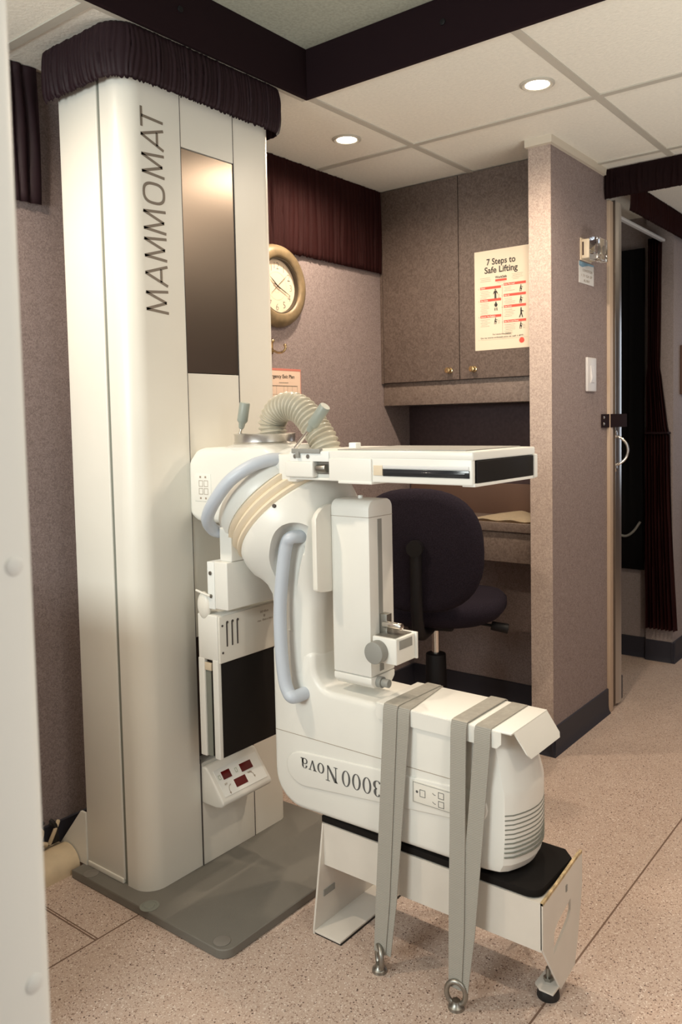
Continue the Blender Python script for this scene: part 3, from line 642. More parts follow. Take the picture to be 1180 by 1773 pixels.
b = MB(); b.box((1.458, 1.0035, 0.697), (1.508, 1.006, 0.717), 0.0005); obj('label_plate', b, 'grey', ca)
for x0_, x1_ in ((1.447, 1.425), (1.526, 1.546)):
    b = MB(); b.cyl((x0_, 1.052, 0.690), (x1_, 1.052, 0.690), 0.0255, 0.0245, 36, 0.0015); obj('clamp_knob', b, 'grey', ca, 'grey round clamp knob')
b = MB(); b.cyl((1.482, CBY0, 0.607), (1.482, CBY0-0.012, 0.607), 0.013); b.cyl((1.482, CBY0-0.012, 0.607), (1.482, CBY0-0.030, 0.607), 0.0095, bevel=0.001); obj('release_knob', b, 'grey', cb)
dpl = [(1.375, 0.86), (1.375, 0.905)]+[(1.455-0.08*math.cos(a), 0.905+0.105*math.sin(a)) for a in [PI/2*k/8 for k in range(1, 9)]]+[(1.58, 1.01), (1.65, 0.9), (1.65, 0.85), (1.60, 0.805)]+[(1.44, 0.808)]+[(1.425-0.05*math.sin(a), 0.86-0.05*math.cos(a)) for a in [PI/2*k/6 for k in range(1, 6)]]
b = MB(); b.prism([(max(x_, 1.402), z_) for x_, z_ in dpl], 1, 1.188, 1.202, 0.003, 2, 60); obj('mounting_plate', b, 'white', mu)
b = MB(); b.box((1.47, 1.19, 0.84), (1.58, 1.245, 0.95), 0.004); obj('mount_block', b, 'white', mu)

# film holder hanging between arm and column
b = MB(); b.box((1.385, 1.445, 0.862), (1.66, 1.486, 0.945), 0.003); fh = obj('film_holder_neck', b, 'white2', mu)
b = MB(); b.box((1.370, 1.447, 0.744), (1.665, 1.492, 0.862), 0.003); bx = obj('film_holder_box', b, 'white2', mu)
b = MB(); b.box((1.3695, 1.492, 0.742), (1.66, 1.517, 0.860), 0.002); sp = obj('side_plate', b, 'pole', bx)
for z in (0.832, 0.775):
    b = MB(); b.cyl((1.370, 1.504, z), (1.367, 1.504, z), 0.005); obj('screw', b, 'steel', sp)
b = MB(); b.tube([(1.365, 1.504, 0.776), (1.362, 1.52, 0.780), (1.362, 1.55, 0.786)], 0.003, 8); b.sphere((1.372, 1.533, 0.748), 0.022, 0.5, 1, 1.6); obj('release_lever', b, 'white', sp)
b = MB(); b.box((1.368, 1.486, 0.612), (1.660, 1.556, 0.727), 0.004); hd = obj('film_holder_head', b, 'white2', mu)
b = MB(); b.box((1.373, 1.4825, 0.606), (1.660, 1.488, 0.724), 0.002); fp = obj('head_front', b, 'white', hd)
for k, x in enumerate((1.398, 1.416, 1.434)):
    b = MB(); b.box((x-0.0022, 1.4817, 0.645), (x+0.0022, 1.484, 0.707)); b.cyl((x+0.002, 1.4835, 0.706), (x+0.002, 1.4815, 0.706), 0.0035); obj('slot', b, 'line', fp)
for z in (0.632, 0.700):
    b = MB(); b.cyl((1.383, 1.4835, z), (1.383, 1.4815, z), 0.003); obj('screw_hole', b, 'line', fp)
text('SID 65cm', 'greyink', fp, (1.532, 1.4822, 0.706), (1, 0, 0), (0, 0, 1), h=0.0058, align='CENTER', bold=0.01, label='small grey printed notes')
flat(fp, 'greyink', (1.532, 1.4825, 0.694), (1, 0, 0), (0, 0, 1), frame2(-0.003, 0, 0.003, 0.006, 0.0009)+[disc(0, 0.003, 0.0013)], 'print_mark')
text('max. 18cm x 24cm', 'greyink', fp, (1.535, 1.4822, 0.684), (1, 0, 0), (0, 0, 1), h=0.0055, align='CENTER', bold=0.01)
for y0_, y1_ in ((1.486, 1.505), (1.535, 1.556)):
    b = MB(); b.box((1.367, y0_, 0.364), (1.380, y1_, 0.615), 0.002); obj('edge_rail', b, 'white2', hd)
b = MB(); b.box((1.372, 1.516, 0.366), (1.376, 1.536, 0.60)); obj('edge_slot', b, 'gap', hd)
b = MB(); b.box((1.3745, 1.505, 0.366), (1.377, 1.518, 0.61)); obj('cassette_edge', b, 'black', hd)
b = MB(); b.box((1.369, 1.512, 0.585), (1.378, 1.535, 0.604), 0.001); obj('cassette_catch', b, 'beige', hd)
b = MB(); b.box((1.378, 1.485, 0.366), (1.660, 1.554, 0.62), 0.002); obj('film_plate', b, 'black', hd, 'black film plate')
b = MB(); b.box((1.64, 1.482, 0.366), (1.662, 1.556, 0.62), 0.002); obj('edge_rail', b, 'white2', hd)

# display wedge on the lower column
wx0, wx1 = 1.428, 1.612
wp_ = [(1.630, 0.292), (1.612, 0.294), (1.602, 0.286), (1.548, 0.216), (1.545, 0.208), (1.553, 0.198), (1.575, 0.193), (1.630, 0.193)]
b = MB(); b.prism(wp_, 0, wx0, wx1, 0.005, 3, 25); dw = obj('display_unit', b, 'white2', mu, sharp=50)
su = Vector((1, 0, 0)); sv = Vector((0, 1.602-1.548, 0.286-0.216)).normalized(); sp0 = Vector((wx0, 1.548, 0.216))
b = MB()
def sl(a, c, d=0.0): return sp0+su*a+sv*c+su.cross(sv)*d
def slab(a0, c0, a1, c1, d0, d1): return [[sl(a, c, d) for a, c in ((a0, c0), (a1, c0), (a1, c1), (a0, c1))] for d in (d0, d1)]
b.loft(slab(0.014, 0.008, 0.172, 0.082, -0.002, 0.0012)); obj('display_panel', b, 'pole', dw)
for a0, c0, wd in ((0.034, 0.050, 0.030), (0.100, 0.048, 0.042), (0.062, 0.018, 0.042)):
    b = MB(); b.loft(slab(a0, c0, a0+wd, c0+0.022, 0.0008, 0.0018)); obj('display_window', b, 'redglass', dw, 'dark red display window')
flat(dw, 'greyink', sl(0, 0, 0.0014), su, sv, stroke([(0.048, 0.034), (0.040, 0.030), (0.036, 0.022), (0.036, 0.014)], 0.0014)+[[(0.033, 0.015), (0.039, 0.015), (0.036, 0.009)]], 'arrow_marking')
flat(dw, 'greyink', sl(0, 0, 0.0014), su, sv, stroke([(0.114, 0.042), (0.124, 0.040), (0.131, 0.034), (0.133, 0.026)], 0.0014)+[[(0.130, 0.027), (0.136, 0.027), (0.133, 0.021)]], 'arrow_marking')
text('kV', 'greyink', dw, sl(0.030, 0.036, 0.0014), su, sv, h=0.006, bold=0.02); text('mAs', 'greyink', dw, sl(0.116, 0.038, 0.0014), su, sv, h=0.0055, bold=0.02)
for a_ in (0.020, 0.080): flat(dw, 'greenink', sl(0, 0, 0.0014), su, sv, frame2(a_, 0.054, a_+0.008, 0.066, 0.0014), 'green_marking')

# ================================================================ LID, STAND, STRAPS
LZ = 0.576
tl = thing('cover_tray', (1.515, 0.9, LZ), 'white sheet-metal cover with folded edges, lying on the horizontal tube head', 'cover')
b = MB(); b.box((1.432, 0.724, LZ), (1.600, 1.052, LZ+0.004), 0.0015, 2); obj('cover_top', b, 'white2', tl)
b = MB(); b.prism([(0.746, LZ+0.002), (1.052, LZ+0.002), (1.052, LZ-0.026), (1.046, LZ-0.032), (0.756, LZ-0.032), (0.746, LZ-0.022)], 0, 1.4305, 1.4335); obj('side_flange', b, 'white2', tl)
b = MB(); b.prism([(0.735, LZ+0.002), (1.052, LZ+0.002), (1.052, LZ-0.024), (0.735, LZ-0.024)], 0, 1.5985, 1.6015); obj('side_flange', b, 'white2', tl)
b = MB(); b.loft([[(1.444, 0.7245, LZ+0.003), (1.598, 0.7245, LZ+0.003), (1.598, 0.7275, LZ+0.003), (1.444, 0.7275, LZ+0.003)], [(1.447, 0.696, LZ-0.038), (1.598, 0.696, LZ-0.038), (1.598, 0.699, LZ-0.038), (1.447, 0.699, LZ-0.038)], [(1.455, 0.692, LZ-0.046), (1.590, 0.692, LZ-0.046), (1.590, 0.695, LZ-0.046), (1.455, 0.695, LZ-0.046)]]); obj('front_flange', b, 'white2', tl)

st = thing('support_stand', (1.54, 0.94, 0), 'low chipped white metal stand with black foam pad, under the horizontal tube head', 'stand')
SX0, SX1, SY0, SY1 = 1.443, 1.640, 0.668, 1.222
def thin(poly, axis, a, c): return MB().prism(poly, axis, a, c)
obj('side_panel', thin([(SY0, 0.250), (SY1, 0.250), (SY1, 0.150), (SY0, 0.150)], 0, SX0, SX0+0.004), 'bench', st)
obj('side_panel', thin([(SY0, 0.250), (SY1, 0.250), (SY1, 0.150), (SY0, 0.150)], 0, SX1-0.004, SX1), 'bench', st)
b = MB(); b.box((SX0+0.004, SY0+0.003, 0.244), (SX1-0.004, SY1-0.003, 0.2495)); obj('deck', b, 'bench', st)
outer = [(SX0, 0.250), (SX0, 0.155), (1.528, 0.028), (1.600, 0.042), (1.618, 0.10), (SX1, 0.20), (SX1, 0.272), (SX1-0.02, 0.272), (1.50, 0.256)]
hole = [(1.492, 0.120), (1.497, 0.165), (1.512, 0.178), (1.578, 0.197), (1.578, 0.172), (1.566, 0.158)]
b = MB(); b.holed(outer, hole, 1, SY0-0.003, SY0+0.002); ep = obj('end_plate', b, 'bench', st)
b = MB(); b.loft([[(x_, SY0-0.0032, z_-0.005), (x_, SY0+0.0024, z_-0.005), (x_, SY0+0.0024, z_+0.0012), (x_, SY0-0.0032, z_+0.0012)] for x_, z_ in ((SX0, 0.2505), (1.50, 0.2565), (SX1-0.02, 0.2722), (SX1, 0.2722))]); obj('worn_edge', b, 'benchedge', ep, 'worn yellowed edge')
b = MB(); b.box((1.553, SY0-0.0042, 0.222), (1.560, SY0-0.002, 0.236)); obj('label_sticker', b, 'grey', ep)
b = MB(); b.prism([(1.495, SY0), (1.495, SY0+0.03), (1.508, SY0+0.045), (1.556, SY0+0.045), (1.565, SY0)], 2, 0.031, 0.035); tb_ = obj('foot_tab', b, 'bench', ep)
b = MB(); b.cyl((1.530, SY0+0.026, 0.0), (1.530, SY0+0.026, 0.020), 0.024, 0.021, 28, 0.003); obj('rubber_foot', b, 'rubber', ep, 'black rubber foot')
b = MB(); b.cyl((1.530, SY0+0.026, 0.018), (1.530, SY0+0.026, 0.062), 0.005); b.cyl((1.530, SY0+0.026, 0.035), (1.530, SY0+0.026, 0.042), 0.010, seg=6); obj('levelling_bolt', b, 'steel', ep)
b = MB(); b.prism([(SX0, 0.250), (1.402, 0.012), (1.402, 0.0), (1.66, 0.0), (1.66, 0.012), (SX1, 0.250)], 1, SY1-0.002, SY1+0.003); lg = obj('leg_plate', b, 'bench', st)
b = MB(); b.box((1.402, SY1-0.078, 0.004), (1.66, SY1, 0.009), 0.001); obj('foot_flange', b, 'bench', lg)
b = MB(); b.box((1.404, SY1-0.079, 0.0), (1.658, SY1+0.002, 0.004)); obj('foot_pad', b, 'rubber', lg)
b = MB(); b.box((1.437, SY1-0.004, 0.075), (1.478, SY1-0.0015, 0.090)); obj('label_sticker', b, 'grey', lg)
b = MB(); b.prism([(SX0+0.002, SY1+0.006), (SX0+0.002, 0.705)]+[(SX0+0.03-0.028*math.cos(a), 0.705-0.03*math.sin(a)) for a in [PI/2*k/5 for k in range(1, 6)]]+[(SX1-0.03, 0.675), (SX1-0.004, 0.70), (SX1-0.004, SY1+0.006)], 2, 0.2512, 0.2675, 0.003, 2); obj('foam_pad', b, 'foam', st, 'black foam pad')

def bandpath(yl, yr, ylf, xr=1.604, zt=0.5815, ringY=0.0, farY=0.0):
    """webbing loop from the near floor ring over the cover to the far floor ring"""
    near = [(1.392, ringY, 0.040), (1.402, ringY+(yl-ringY)*0.25, 0.16), (1.413, ringY+(yl-ringY)*0.6, 0.34), (1.4245, yl, 0.545), (1.4265, yl, 0.572), (1.431, yl, 0.5805), (1.440, yl, zt)]
    top = [(1.50, yl+(ylf-yl)*0.4, zt), (1.56, yl+(ylf-yl)*0.78, zt), (1.594, ylf, zt), (1.603, ylf, 0.577), (1.6065, ylf, 0.566)]
    far = [(1.630, ylf, 0.44), (1.652, ylf, 0.28), (1.657, (ylf+farY)/2, 0.15), (1.664, farY, 0.04)]
    return near+top+far
def sling(label, ringY, items, farY):
    t_ = thing('tie_down_strap', (1.5, ringY, 0.02), label, 'strap', 'grey tie-down straps over the tube head')
    for k, (yl, ylf, dx, wl_) in enumerate(items):
        P_ = [(x_-dx if x_ < 1.5 else x_+dx, y_, z_+(dx*0.8 if z_ > 0.575 else 0)) for x_, y_, z_ in bandpath(yl, 0, ylf, ringY=ringY+wl_, farY=farY)]
        wd = [0.030]+[0.036]*(len(P_)-2)+[0.030]
        b = MB(); b.ribbon(P_, (0, 1, 0), wd, 0.0022); obj('webbing', b, 'web', t_)
    return t_
sling('two overlapping grey webbing straps over the cover end nearest the tall column', 1.022, [(1.008, 1.004, 0.003, 0.0), (0.978, 1.000, 0.0, -0.012)], 1.0)
sling('two grey webbing straps spread apart on the cover near the vented end cap', 0.830, [(0.838, 0.838, 0.003, 0.003), (0.785, 0.785, 0.0, -0.010)], 0.82)
def floor_ring(y, label, x_=1.387, rot=0.0):
    t_ = thing('floor_ring', (x_, y, 0), label, 'anchor ring', 'steel floor anchor rings')
    b = MB()
    pts = [Vector((x_+math.sin(rot)*0.020*math.cos(a), y+math.cos(rot)*0.020*math.cos(a), 0.032+0.024*math.sin(a))) for a in [2*PI*k/32 for k in range(32)]]
    b.tube(pts, 0.0055, 12, closed=True); obj('ring', b, 'steel', t_)
    b = MB(); b.lathe([(0.017, 0), (0.016, 0.006), (0.010, 0.011), (0.0085, 0.017), (0.0, 0.019)], (x_, y, 0.0), (0, 0, 1), 24); obj('ring_base', b, 'steel', t_)
floor_ring(1.022, 'small steel anchor ring on the floor holding the strap pair nearest the column', rot=0.7)
floor_ring(0.830, 'round steel anchor ring on the floor holding the strap pair nearest the viewer', rot=-0.25)

# ================================================================ FABRICS
# valance around the column head
path = [(1.225, 1.99)]+[(1.225, 1.80)]+arc(1.285, 1.667, 0.06, PI, 1.5*PI, 8)+arc(1.755, 1.639, 0.032, 1.5*PI, 2*PI, 6)+[(1.787, 1.98)]
path = [(1.225, 1.90)]+arc(1.285, 1.672, 0.06, PI, 1.5*PI, 8)+arc(1.752, 1.647, 0.035, 1.5*PI, 2*PI, 6)+[(1.787, 1.90)]
b = gathered(path, 2.018, 2.146, amp=0.009, wl=0.0125, seed=4, bulge=0.012, side=-1, hem=0.008, nz=18, step=0.0022)
obj('column_valance', b, 'purple', None, 'gathered dark purple satin valance wrapped around the top of the cream column', 'valance', sharp=80)
b = gathered([(0.0, WY-0.012), (1.27, WY-0.012)], 1.795, 2.148, amp=0.016, wl=0.030, seed=7, side=-1, hem=0.010, nz=14)
obj('wall_valance', b, 'purple', None, 'dark purple gathered valance on the wall left of the column', 'valance', sharp=80)
b = gathered([(1.80, WY-0.010), (2.842, WY-0.010)], 1.812, 2.148, amp=0.012, wl=0.020, seed=9, side=-1, hem=0.006, nz=14, step=0.003)
obj('wall_valance', b, 'maroon', None, 'maroon gathered valance above the clock, beside the cupboard', 'valance', sharp=80)
b = gathered([(3.166, 1.185), (3.166, 0.30)], 2.034, 2.146, amp=0.008, wl=0.014, seed=12, side=-1, bulge=0.006, hem=0.003, nz=10)
obj('door_valance', b, 'doorval', None, 'nearly black gathered valance across the head of the doorway', 'valance', sharp=80)
b = gathered([(3.38, 1.164), (4.6, 1.164)], 2.030, 2.148, amp=0.008, wl=0.016, seed=13, side=-1, bulge=0.004, hem=0.003, nz=10)
obj('corridor_valance', b, 'maroon', None, 'maroon gathered valance running along the corridor beyond the doorway', 'valance', sharp=80)
def curtain():
    t_ = thing('curtain', (4.0, 1.23, 0.16), 'maroon floor-length curtain drawn to the side in the corridor', 'curtain')
    b = MB(); rows = []; n = 70; rnd = random.Random(3)
    for j in range(41):
        t = j/40; z = 0.165+(2.03-0.165)*t
        if z > 1.40: y0_, y1_ = 1.232-(z-1.4)*0.01, 1.285
        elif z > 1.1: y0_, y1_ = 1.19+(z-1.1)*0.12, 1.293
        else: y0_, y1_ = 1.135+z*0.03+0.02*math.sin(z*2), 1.30
        rows.append([b.bm.verts.new((3.995+0.018*math.sin(k*0.75+0.6*math.sin(z*3))+0.006*math.sin(k*1.9+z*5), y0_+(y1_-y0_)*k/n, z)) for k in range(n+1)])
    for j in range(40):
        for k in range(n): b.bm.faces.new((rows[j][k], rows[j][k+1], rows[j+1][k+1], rows[j+1][k]))
    bmesh.ops.solidify(b.bm, geom=b.bm.faces[:], thickness=0.003); obj('cloth', b, 'maroon', t_, sharp=80)
    b = MB(); b.box((3.968, 1.185, 1.108), (4.022, 1.296, 1.118), 0.003); obj('tie_band', b, 'velvet', t_)
curtain()
b = gathered([(4.03, 1.312), (4.03, 1.90)], 0.44, 2.0, amp=0.012, wl=0.05, seed=21, side=1, hem=0.0, nz=6, step=0.006)
obj('closet_curtain', b, 'blackcurt', None, 'black hanging cloth in the dark closet behind the maroon curtain', 'curtain', sharp=80)
b = MB(); b.box((3.40, 1.205, 2.008), (3.99, 1.225, 2.020), 0.002); obj('curtain_track', b, 'note', None, 'thin white track under the corridor valance', 'curtain track')
b = MB(); b.tube([(4.01, 1.45, 0.62), (4.008, 1.40, 0.605), (4.006, 1.36, 0.63), (4.005, 1.325, 0.68)], 0.006, 8, smooth=6); obj('hanging_strap', b, 'grey', None, 'thin grey strap drooping across the black closet cloth', 'strap')
t_ = thing('wall_picture', (4.3, 1.17, 1.3), 'brown panel fixed to the pale corridor wall at the right edge', 'picture')
b = MB(); b.box((4.135, 1.160, 1.297), (4.55, 1.178, 1.533), 0.003); obj('frame', b, 'pictwood', t_)
b = MB(); b.box((4.138, 1.158, 1.47), (4.548, 1.161, 1.530)); obj('glass_strip', b, 'handle', t_, 'pale upper strip')
b = MB(); b.box((4.205, 1.14, 0.43), (4.5, 1.177, 0.82), 0.004); t_ = obj('wall_heater', b, 'blackplastic', None, 'black flat box on the corridor wall at the right edge', 'wall box')

# ================================================================ CUPBOARD, DESK, CHAIR
cu = thing('wall_cupboard', (2.95, 1.65, 1.26), 'brown-mauve two-door wall cupboard above the desk', 'cupboard')
b = MB(); b.box((2.862, 1.272, 1.353), (3.06, WY-0.001, CEIL-0.002)); b.box((2.845, 2.016, 1.353), (2.87, WY-0.001, CEIL-0.002)); obj('cabinet_body', b, 'cab', cu)
b = MB(); b.box((2.860, 1.272, 1.260), (2.880, WY-0.001, 1.353), 0.001); obj('lower_rail', b, 'desk', cu)
for y0_, y1_, ky in ((1.651, 2.015, 1.694), (1.273, 1.6485, 1.585)):
    b = MB(); b.box((2.845, y0_, 1.355), (2.862, y1_, CEIL-0.003), 0.001, 1); d_ = obj('door', b, 'cab', cu)
    b = MB(); b.lathe([(0.013, 0), (0.012, 0.003), (0.006, 0.005), (0.006, 0.012), (0.012, 0.017), (0.011, 0.024), (0.0, 0.027)], (2.845, ky, 1.392), (-1, 0, 0), 24); obj('knob', b, 'brass', d_, 'polished brass knob')
b = MB(); b.box((2.80, 1.271, 0.768), (3.06, WY-0.008, 0.803), 0.002); dk = thing('desk', (2.93, 1.65, 0.64), 'built-in desk with brown laminate top under the cupboard', 'desk'); obj('desk_top', b, 'desk', dk)
b = MB(); b.box((2.812, 1.275, 0.650), (2.83, WY-0.01, 0.768), 0.001); obj('apron', b, 'desk', dk)
b = MB(); b.box((2.83, 1.275, 0.655), (3.055, 1.29, 0.768)); obj('apron', b, 'desk', dk)
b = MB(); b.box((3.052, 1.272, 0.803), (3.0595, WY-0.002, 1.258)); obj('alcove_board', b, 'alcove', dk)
b = MB(); b.box((3.040, 1.275, 0.803), (3.052, WY-0.012, 0.93), 0.001); obj('back_board', b, 'deskback', dk)
b = MB(); rows = []
for i in range(13):
    row = []
    for j in range(17):
        x = 2.803+0.235*i/12; y = 1.275+0.315*j/16-(0.06*(i/12)*(j/16))
        row.append(b.bm.verts.new((x, y, 0.807+0.030*max(0, math.sin(i*0.16))*(0.7+0.3*math.sin(j*0.5))*(1-j/22)+0.003*math.sin(j*1.1))))
    rows.append(row)
for i in range(12):
    for j in range(16): b.bm.faces.new((rows[i][j], rows[i][j+1], rows[i+1][j+1], rows[i+1][j]))
bmesh.ops.solidify(b.bm, geom=b.bm.faces[:], thickness=0.003); bmesh.ops.translate(b.bm, verts=b.bm.verts, vec=(0, 0, 0.004))
obj('folded_cloth', b, 'cloth', None, 'buff folded cloth lying on the desk beside the partition', 'cloth', sharp=80)

oc = thing('office_chair', (2.48, 1.55, 0), 'black upholstered swivel chair facing the desk', 'chair')
cx_, cy_ = 2.48, 1.55
fw = Vector((0.93, 0.36, 0)).normalized(); sd = Vector((-fw.y, fw.x, 0)); O = Vector((cx_, cy_, 0))
def cpt(f_, s_, z): return O+fw*f_+sd*s_+Vector((0, 0, z))
b = MB(); secs = []
for z, k in ((0.500, 0.80), (0.512, 0.92), (0.535, 1.0), (0.560, 1.0), (0.580, 0.93), (0.588, 0.75)):
    secs.append([cpt(0.01+a*k, c*k, z-0.02*(1-k)-0.012*(a/0.25)**2*(1 if a > 0 else 0)) for a, c in sup(40, 0.24, 0.25, 2.6)])
b.loft(secs); obj('seat', b, 'chairfab', oc, sharp=70)
b = MB(); secs = []
for d, k in ((0.0, 0.82), (0.010, 0.95), (0.028, 1.0), (0.050, 0.97), (0.062, 0.80)):
    secs.append([cpt(-0.285+d-0.10*0+(-0.10*(c/0.2)*0.15)-0.03*(1-(s_/0.24)**2), s_, 0.775+c) for s_, c in [(x_*k, y_*k) for x_, y_ in sup(40, 0.212, 0.205, 2.5)]])
b.loft(secs); obj('backrest', b, 'chairfab', oc, sharp=70)
b = MB(); b.tube([cpt(-0.318, 0, 0.80), cpt(-0.322, 0, 0.70), cpt(-0.312, 0, 0.58), cpt(-0.27, 0, 0.50), cpt(-0.15, 0, 0.478), cpt(0.0, 0, 0.478)], 0.02, 10, smooth=6)
b.cyl(cpt(-0.30, 0, 0.79), cpt(-0.345, 0, 0.79), 0.026); obj('back_post', b, 'blackplastic', oc)
b = MB(); b.box((-0.10, -0.08, 0.465), (0.10, 0.08, 0.503), 0.008, mtx=Matrix.Translation((cx_, cy_, 0)) @ Matrix.Rotation(math.atan2(fw.y, fw.x), 4, 'Z')); obj('mechanism', b, 'blackplastic', oc)
b = MB(); b.cyl(cpt(0.03, -0.06, 0.478), cpt(0.03, -0.20, 0.462), 0.005); b.cyl(cpt(0.03, -0.195, 0.463), cpt(0.035, -0.255, 0.452), 0.016, 0.018, 16, 0.003); obj('lever', b, 'blackplastic', oc)
b = MB(); b.cyl((cx_, cy_, 0.34), (cx_, cy_, 0.47), 0.014); obj('gas_lift', b, 'chrome', oc, 'shiny chrome lift rod')
b = MB(); b.cyl((cx_, cy_, 0.11), (cx_, cy_, 0.36), 0.042, 0.036, 24, 0.004); obj('lift_cover', b, 'blackplastic', oc)
for k in range(5):
    a = 2*PI*k/5+0.25; d = Vector((math.cos(a), math.sin(a), 0)); e_ = Vector((cx_, cy_, 0))
    b = MB(); s_ = Vector((-d.y, d.x, 0))
    b.loft([[e_+d*r_+s_*(w_*q)+Vector((0, 0, z_+h_*p)) for q, p in ((-1, -1), (1, -1), (1, 1), (-1, 1))] for r_, w_, z_, h_ in ((0.02, 0.026, 0.115, 0.025), (0.16, 0.021, 0.105, 0.018), (0.265, 0.017, 0.082, 0.013))], 0.004); obj('base_leg', b, 'blackplastic', oc)
    b = MB(); c_ = e_+d*0.262
    for q in (-1, 1): b.cyl(c_+s_*(0.006*q)+Vector((0, 0, 0.027)), c_+s_*(0.024*q)+Vector((0, 0, 0.027)), 0.027, seg=20, bevel=0.003)
    b.cyl(c_+Vector((0, 0, 0.027)), c_+Vector((0, 0, 0.085)), 0.008); obj('caster', b, 'blackplastic', oc)

# ================================================================ WALL ITEMS
# clock on the left wall
ck = thing('wall_clock', (2.19, WY, 1.685), 'round antique-gold wall clock beside the column', 'clock')
kc = (2.195, WY, 1.687)
b = MB(); b.lathe([(0.145, 0), (0.148, 0.010), (0.142, 0.026), (0.125, 0.036), (0.108, 0.036), (0.100, 0.031), (0.098, 0.026), (0.098, 0.010), (0.0, 0.010)], kc, (0, -1, 0), 64); obj('rim', b, 'gold', ck, sharp=60)
b = MB(); b.lathe([(0.0985, 0.012), (0.0985, 0.028), (0.0955, 0.028), (0.0945, 0.0125)], kc, (0, -1, 0), 64, cap=False); obj('inner_rim', b, 'dialdark', ck)
b = MB(); b.lathe([(0.096, 0.0), (0.096, 0.012), (0.0, 0.012)], kc, (0, -1, 0), 64); dl = obj('dial', b, 'dial', ck)
ku, kv = (1, 0, 0), (0, 0, 1); kp = (kc[0], WY-0.012, kc[2])
for h_ in range(1, 13):
    a = PI/2-2*PI*h_/12; r_ = 0.073
    text(str(h_), 'letter2', dl, (kp[0]+r_*math.cos(a), kp[1], kp[2]+r_*math.sin(a)-0.013), ku, kv, h=0.026, align='CENTER', bold=-0.02, name='numeral')
po = ringpoly(0, 0, 0.05, 0.05, 0.0492, 0.0492, 40)+arcband(0, -0.018, 0.012, 0.006, 0.0015, PI, 2*PI, 8); flat(dl, 'greyink', kp, ku, kv, po, 'dial_print', 0.0004)
def hand(a, L_, w_, tail, nm):
    c, s_ = math.cos(a), math.sin(a)
    b = MB(); o = Vector((kp[0], kp[1]-0.004, kp[2])); d = Vector((c, 0, s_)); n_ = Vector((-s_, 0, c))
    P_ = [o-d*tail-n_*w_*0.5, o-n_*w_, o+d*L_*0.55-n_*w_*0.9, o+d*L_, o+d*L_*0.55+n_*w_*0.9, o+n_*w_, o-d*tail+n_*w_*0.5]
    b.loft([P_, [p+Vector((0, -0.0008, 0)) for p in P_]]); obj(nm, b, 'ink', ck)
hand(math.radians(142), 0.050, 0.0022, 0.015, 'hour_hand'); hand(math.radians(-24), 0.074, 0.0018, 0.02, 'minute_hand'); hand(math.radians(40), 0.072, 0.0007, 0.04, 'second_hand')
# coat hook
hk = thing('coat_hook', (2.165, WY, 1.45), 'small brass coat hook on the wall under the clock', 'hook')
b = MB(); b.box((2.150, WY-0.004, 1.445), (2.178, WY, 1.50), 0.002); obj('back_plate', b, 'brass', hk)
b = MB(); b.tube([(2.165, WY-0.003, 1.462), (2.170, WY-0.03, 1.448), (2.176, WY-0.052, 1.450), (2.180, WY-0.060, 1.462), (2.180, WY-0.058, 1.470)], 0.0042, 10, smooth=6); b.sphere((2.180, WY-0.058, 1.472), 0.006); b.sphere((2.166, WY-0.012, 1.49), 0.007); obj('hook_arm', b, 'brass', hk)
# exit plan
xp = thing('exit_plan_sheet', (2.23, WY, 1.28), 'cream sheet with red top border pinned on the wall under the coat hook', 'notice')
b = MB(); b.box((2.10, WY-0.0015, 1.215), (2.325, WY, 1.395)); obj('sheet', b, 'paperpink', xp)
xo = (2.10, WY-0.0015, 1.215); flat(xp, 'pinkred', xo, ku, kv, [rect(0, 0.172, 0.225, 0.180), rect(0.2225, 0, 0.225, 0.172)], 'red_border')
text('Emergency Exit Plan', 'ink', xp, (2.289, WY-0.0015, 1.360), ku, kv, h=0.0135, length=0.155, align='RIGHT', bold=0.015)
flat(xp, 'greyink', xo, ku, kv, [rect(0.02, 0.116, 0.205, 0.1185)]+frame2(0.02, 0.02, 0.205, 0.117, 0.0012)+[rect(x_, 0.06, x_+0.0012, 0.116) for x_ in (0.09, 0.13, 0.15, 0.175)]+[rect(0.06, 0.085, 0.15, 0.0862), rect(0.11, 0.06, 0.18, 0.0612)]+[rect(0.105, 0.127, 0.155, 0.130)], 'plan_drawing')
# poster on the right cupboard door
ps = thing('safety_poster', (2.844, 1.46, 1.46), 'cream safe-lifting poster with red headings taped on the right cupboard door', 'poster')
PXf = 2.8435; py0, pz0, pw, phh = 1.578, 1.4615, 0.232, 0.377
b = MB(); b.box((PXf, py0-pw, pz0), (PXf+0.001, py0, pz0+phh)); obj('sheet', b, 'paper', ps)
pu, pv = (0, -1, 0), (0, 0, 1)
def pp(a, c): return (PXf, py0-a, pz0+c)
text('7 Steps to', 'ink', ps, pp(0.113, 0.322), pu, pv, h=0.024, length=0.121, align='CENTER', bold=0.022)
text('Safe Lifting', 'ink', ps, pp(0.113, 0.291), pu, pv, h=0.024, length=0.139, align='CENTER', bold=0.022)
text('WorkSafe', 'ink', ps, pp(0.113, 0.268), pu, pv, h=0.0095, length=0.049, align='CENTER', bold=0.02)
text('Work to live', 'greyink', ps, pp(0.113, 0.2505), pu, pv, h=0.0045, length=0.036, align='CENTER')
L0, L1, R0_, R1 = 0.024, 0.113, 0.124, 0.215
lefts = ((0.231, 'Check', '1'), (0.184, 'Get Ready', '2'), (0.123, 'Assume The Position', '3'))
rights = ((0.237, 'Grip The Load', '4'), (0.196, 'Get Up', '5'), (0.154, 'Get Going', '6'), (0.098, 'Set The Load Down', '7'))
for z_, _, _ in lefts: flat(ps, 'red', pp(0, 0), pu, pv, [rect(L0, z_, L1, z_+0.0095)], 'heading_bar')
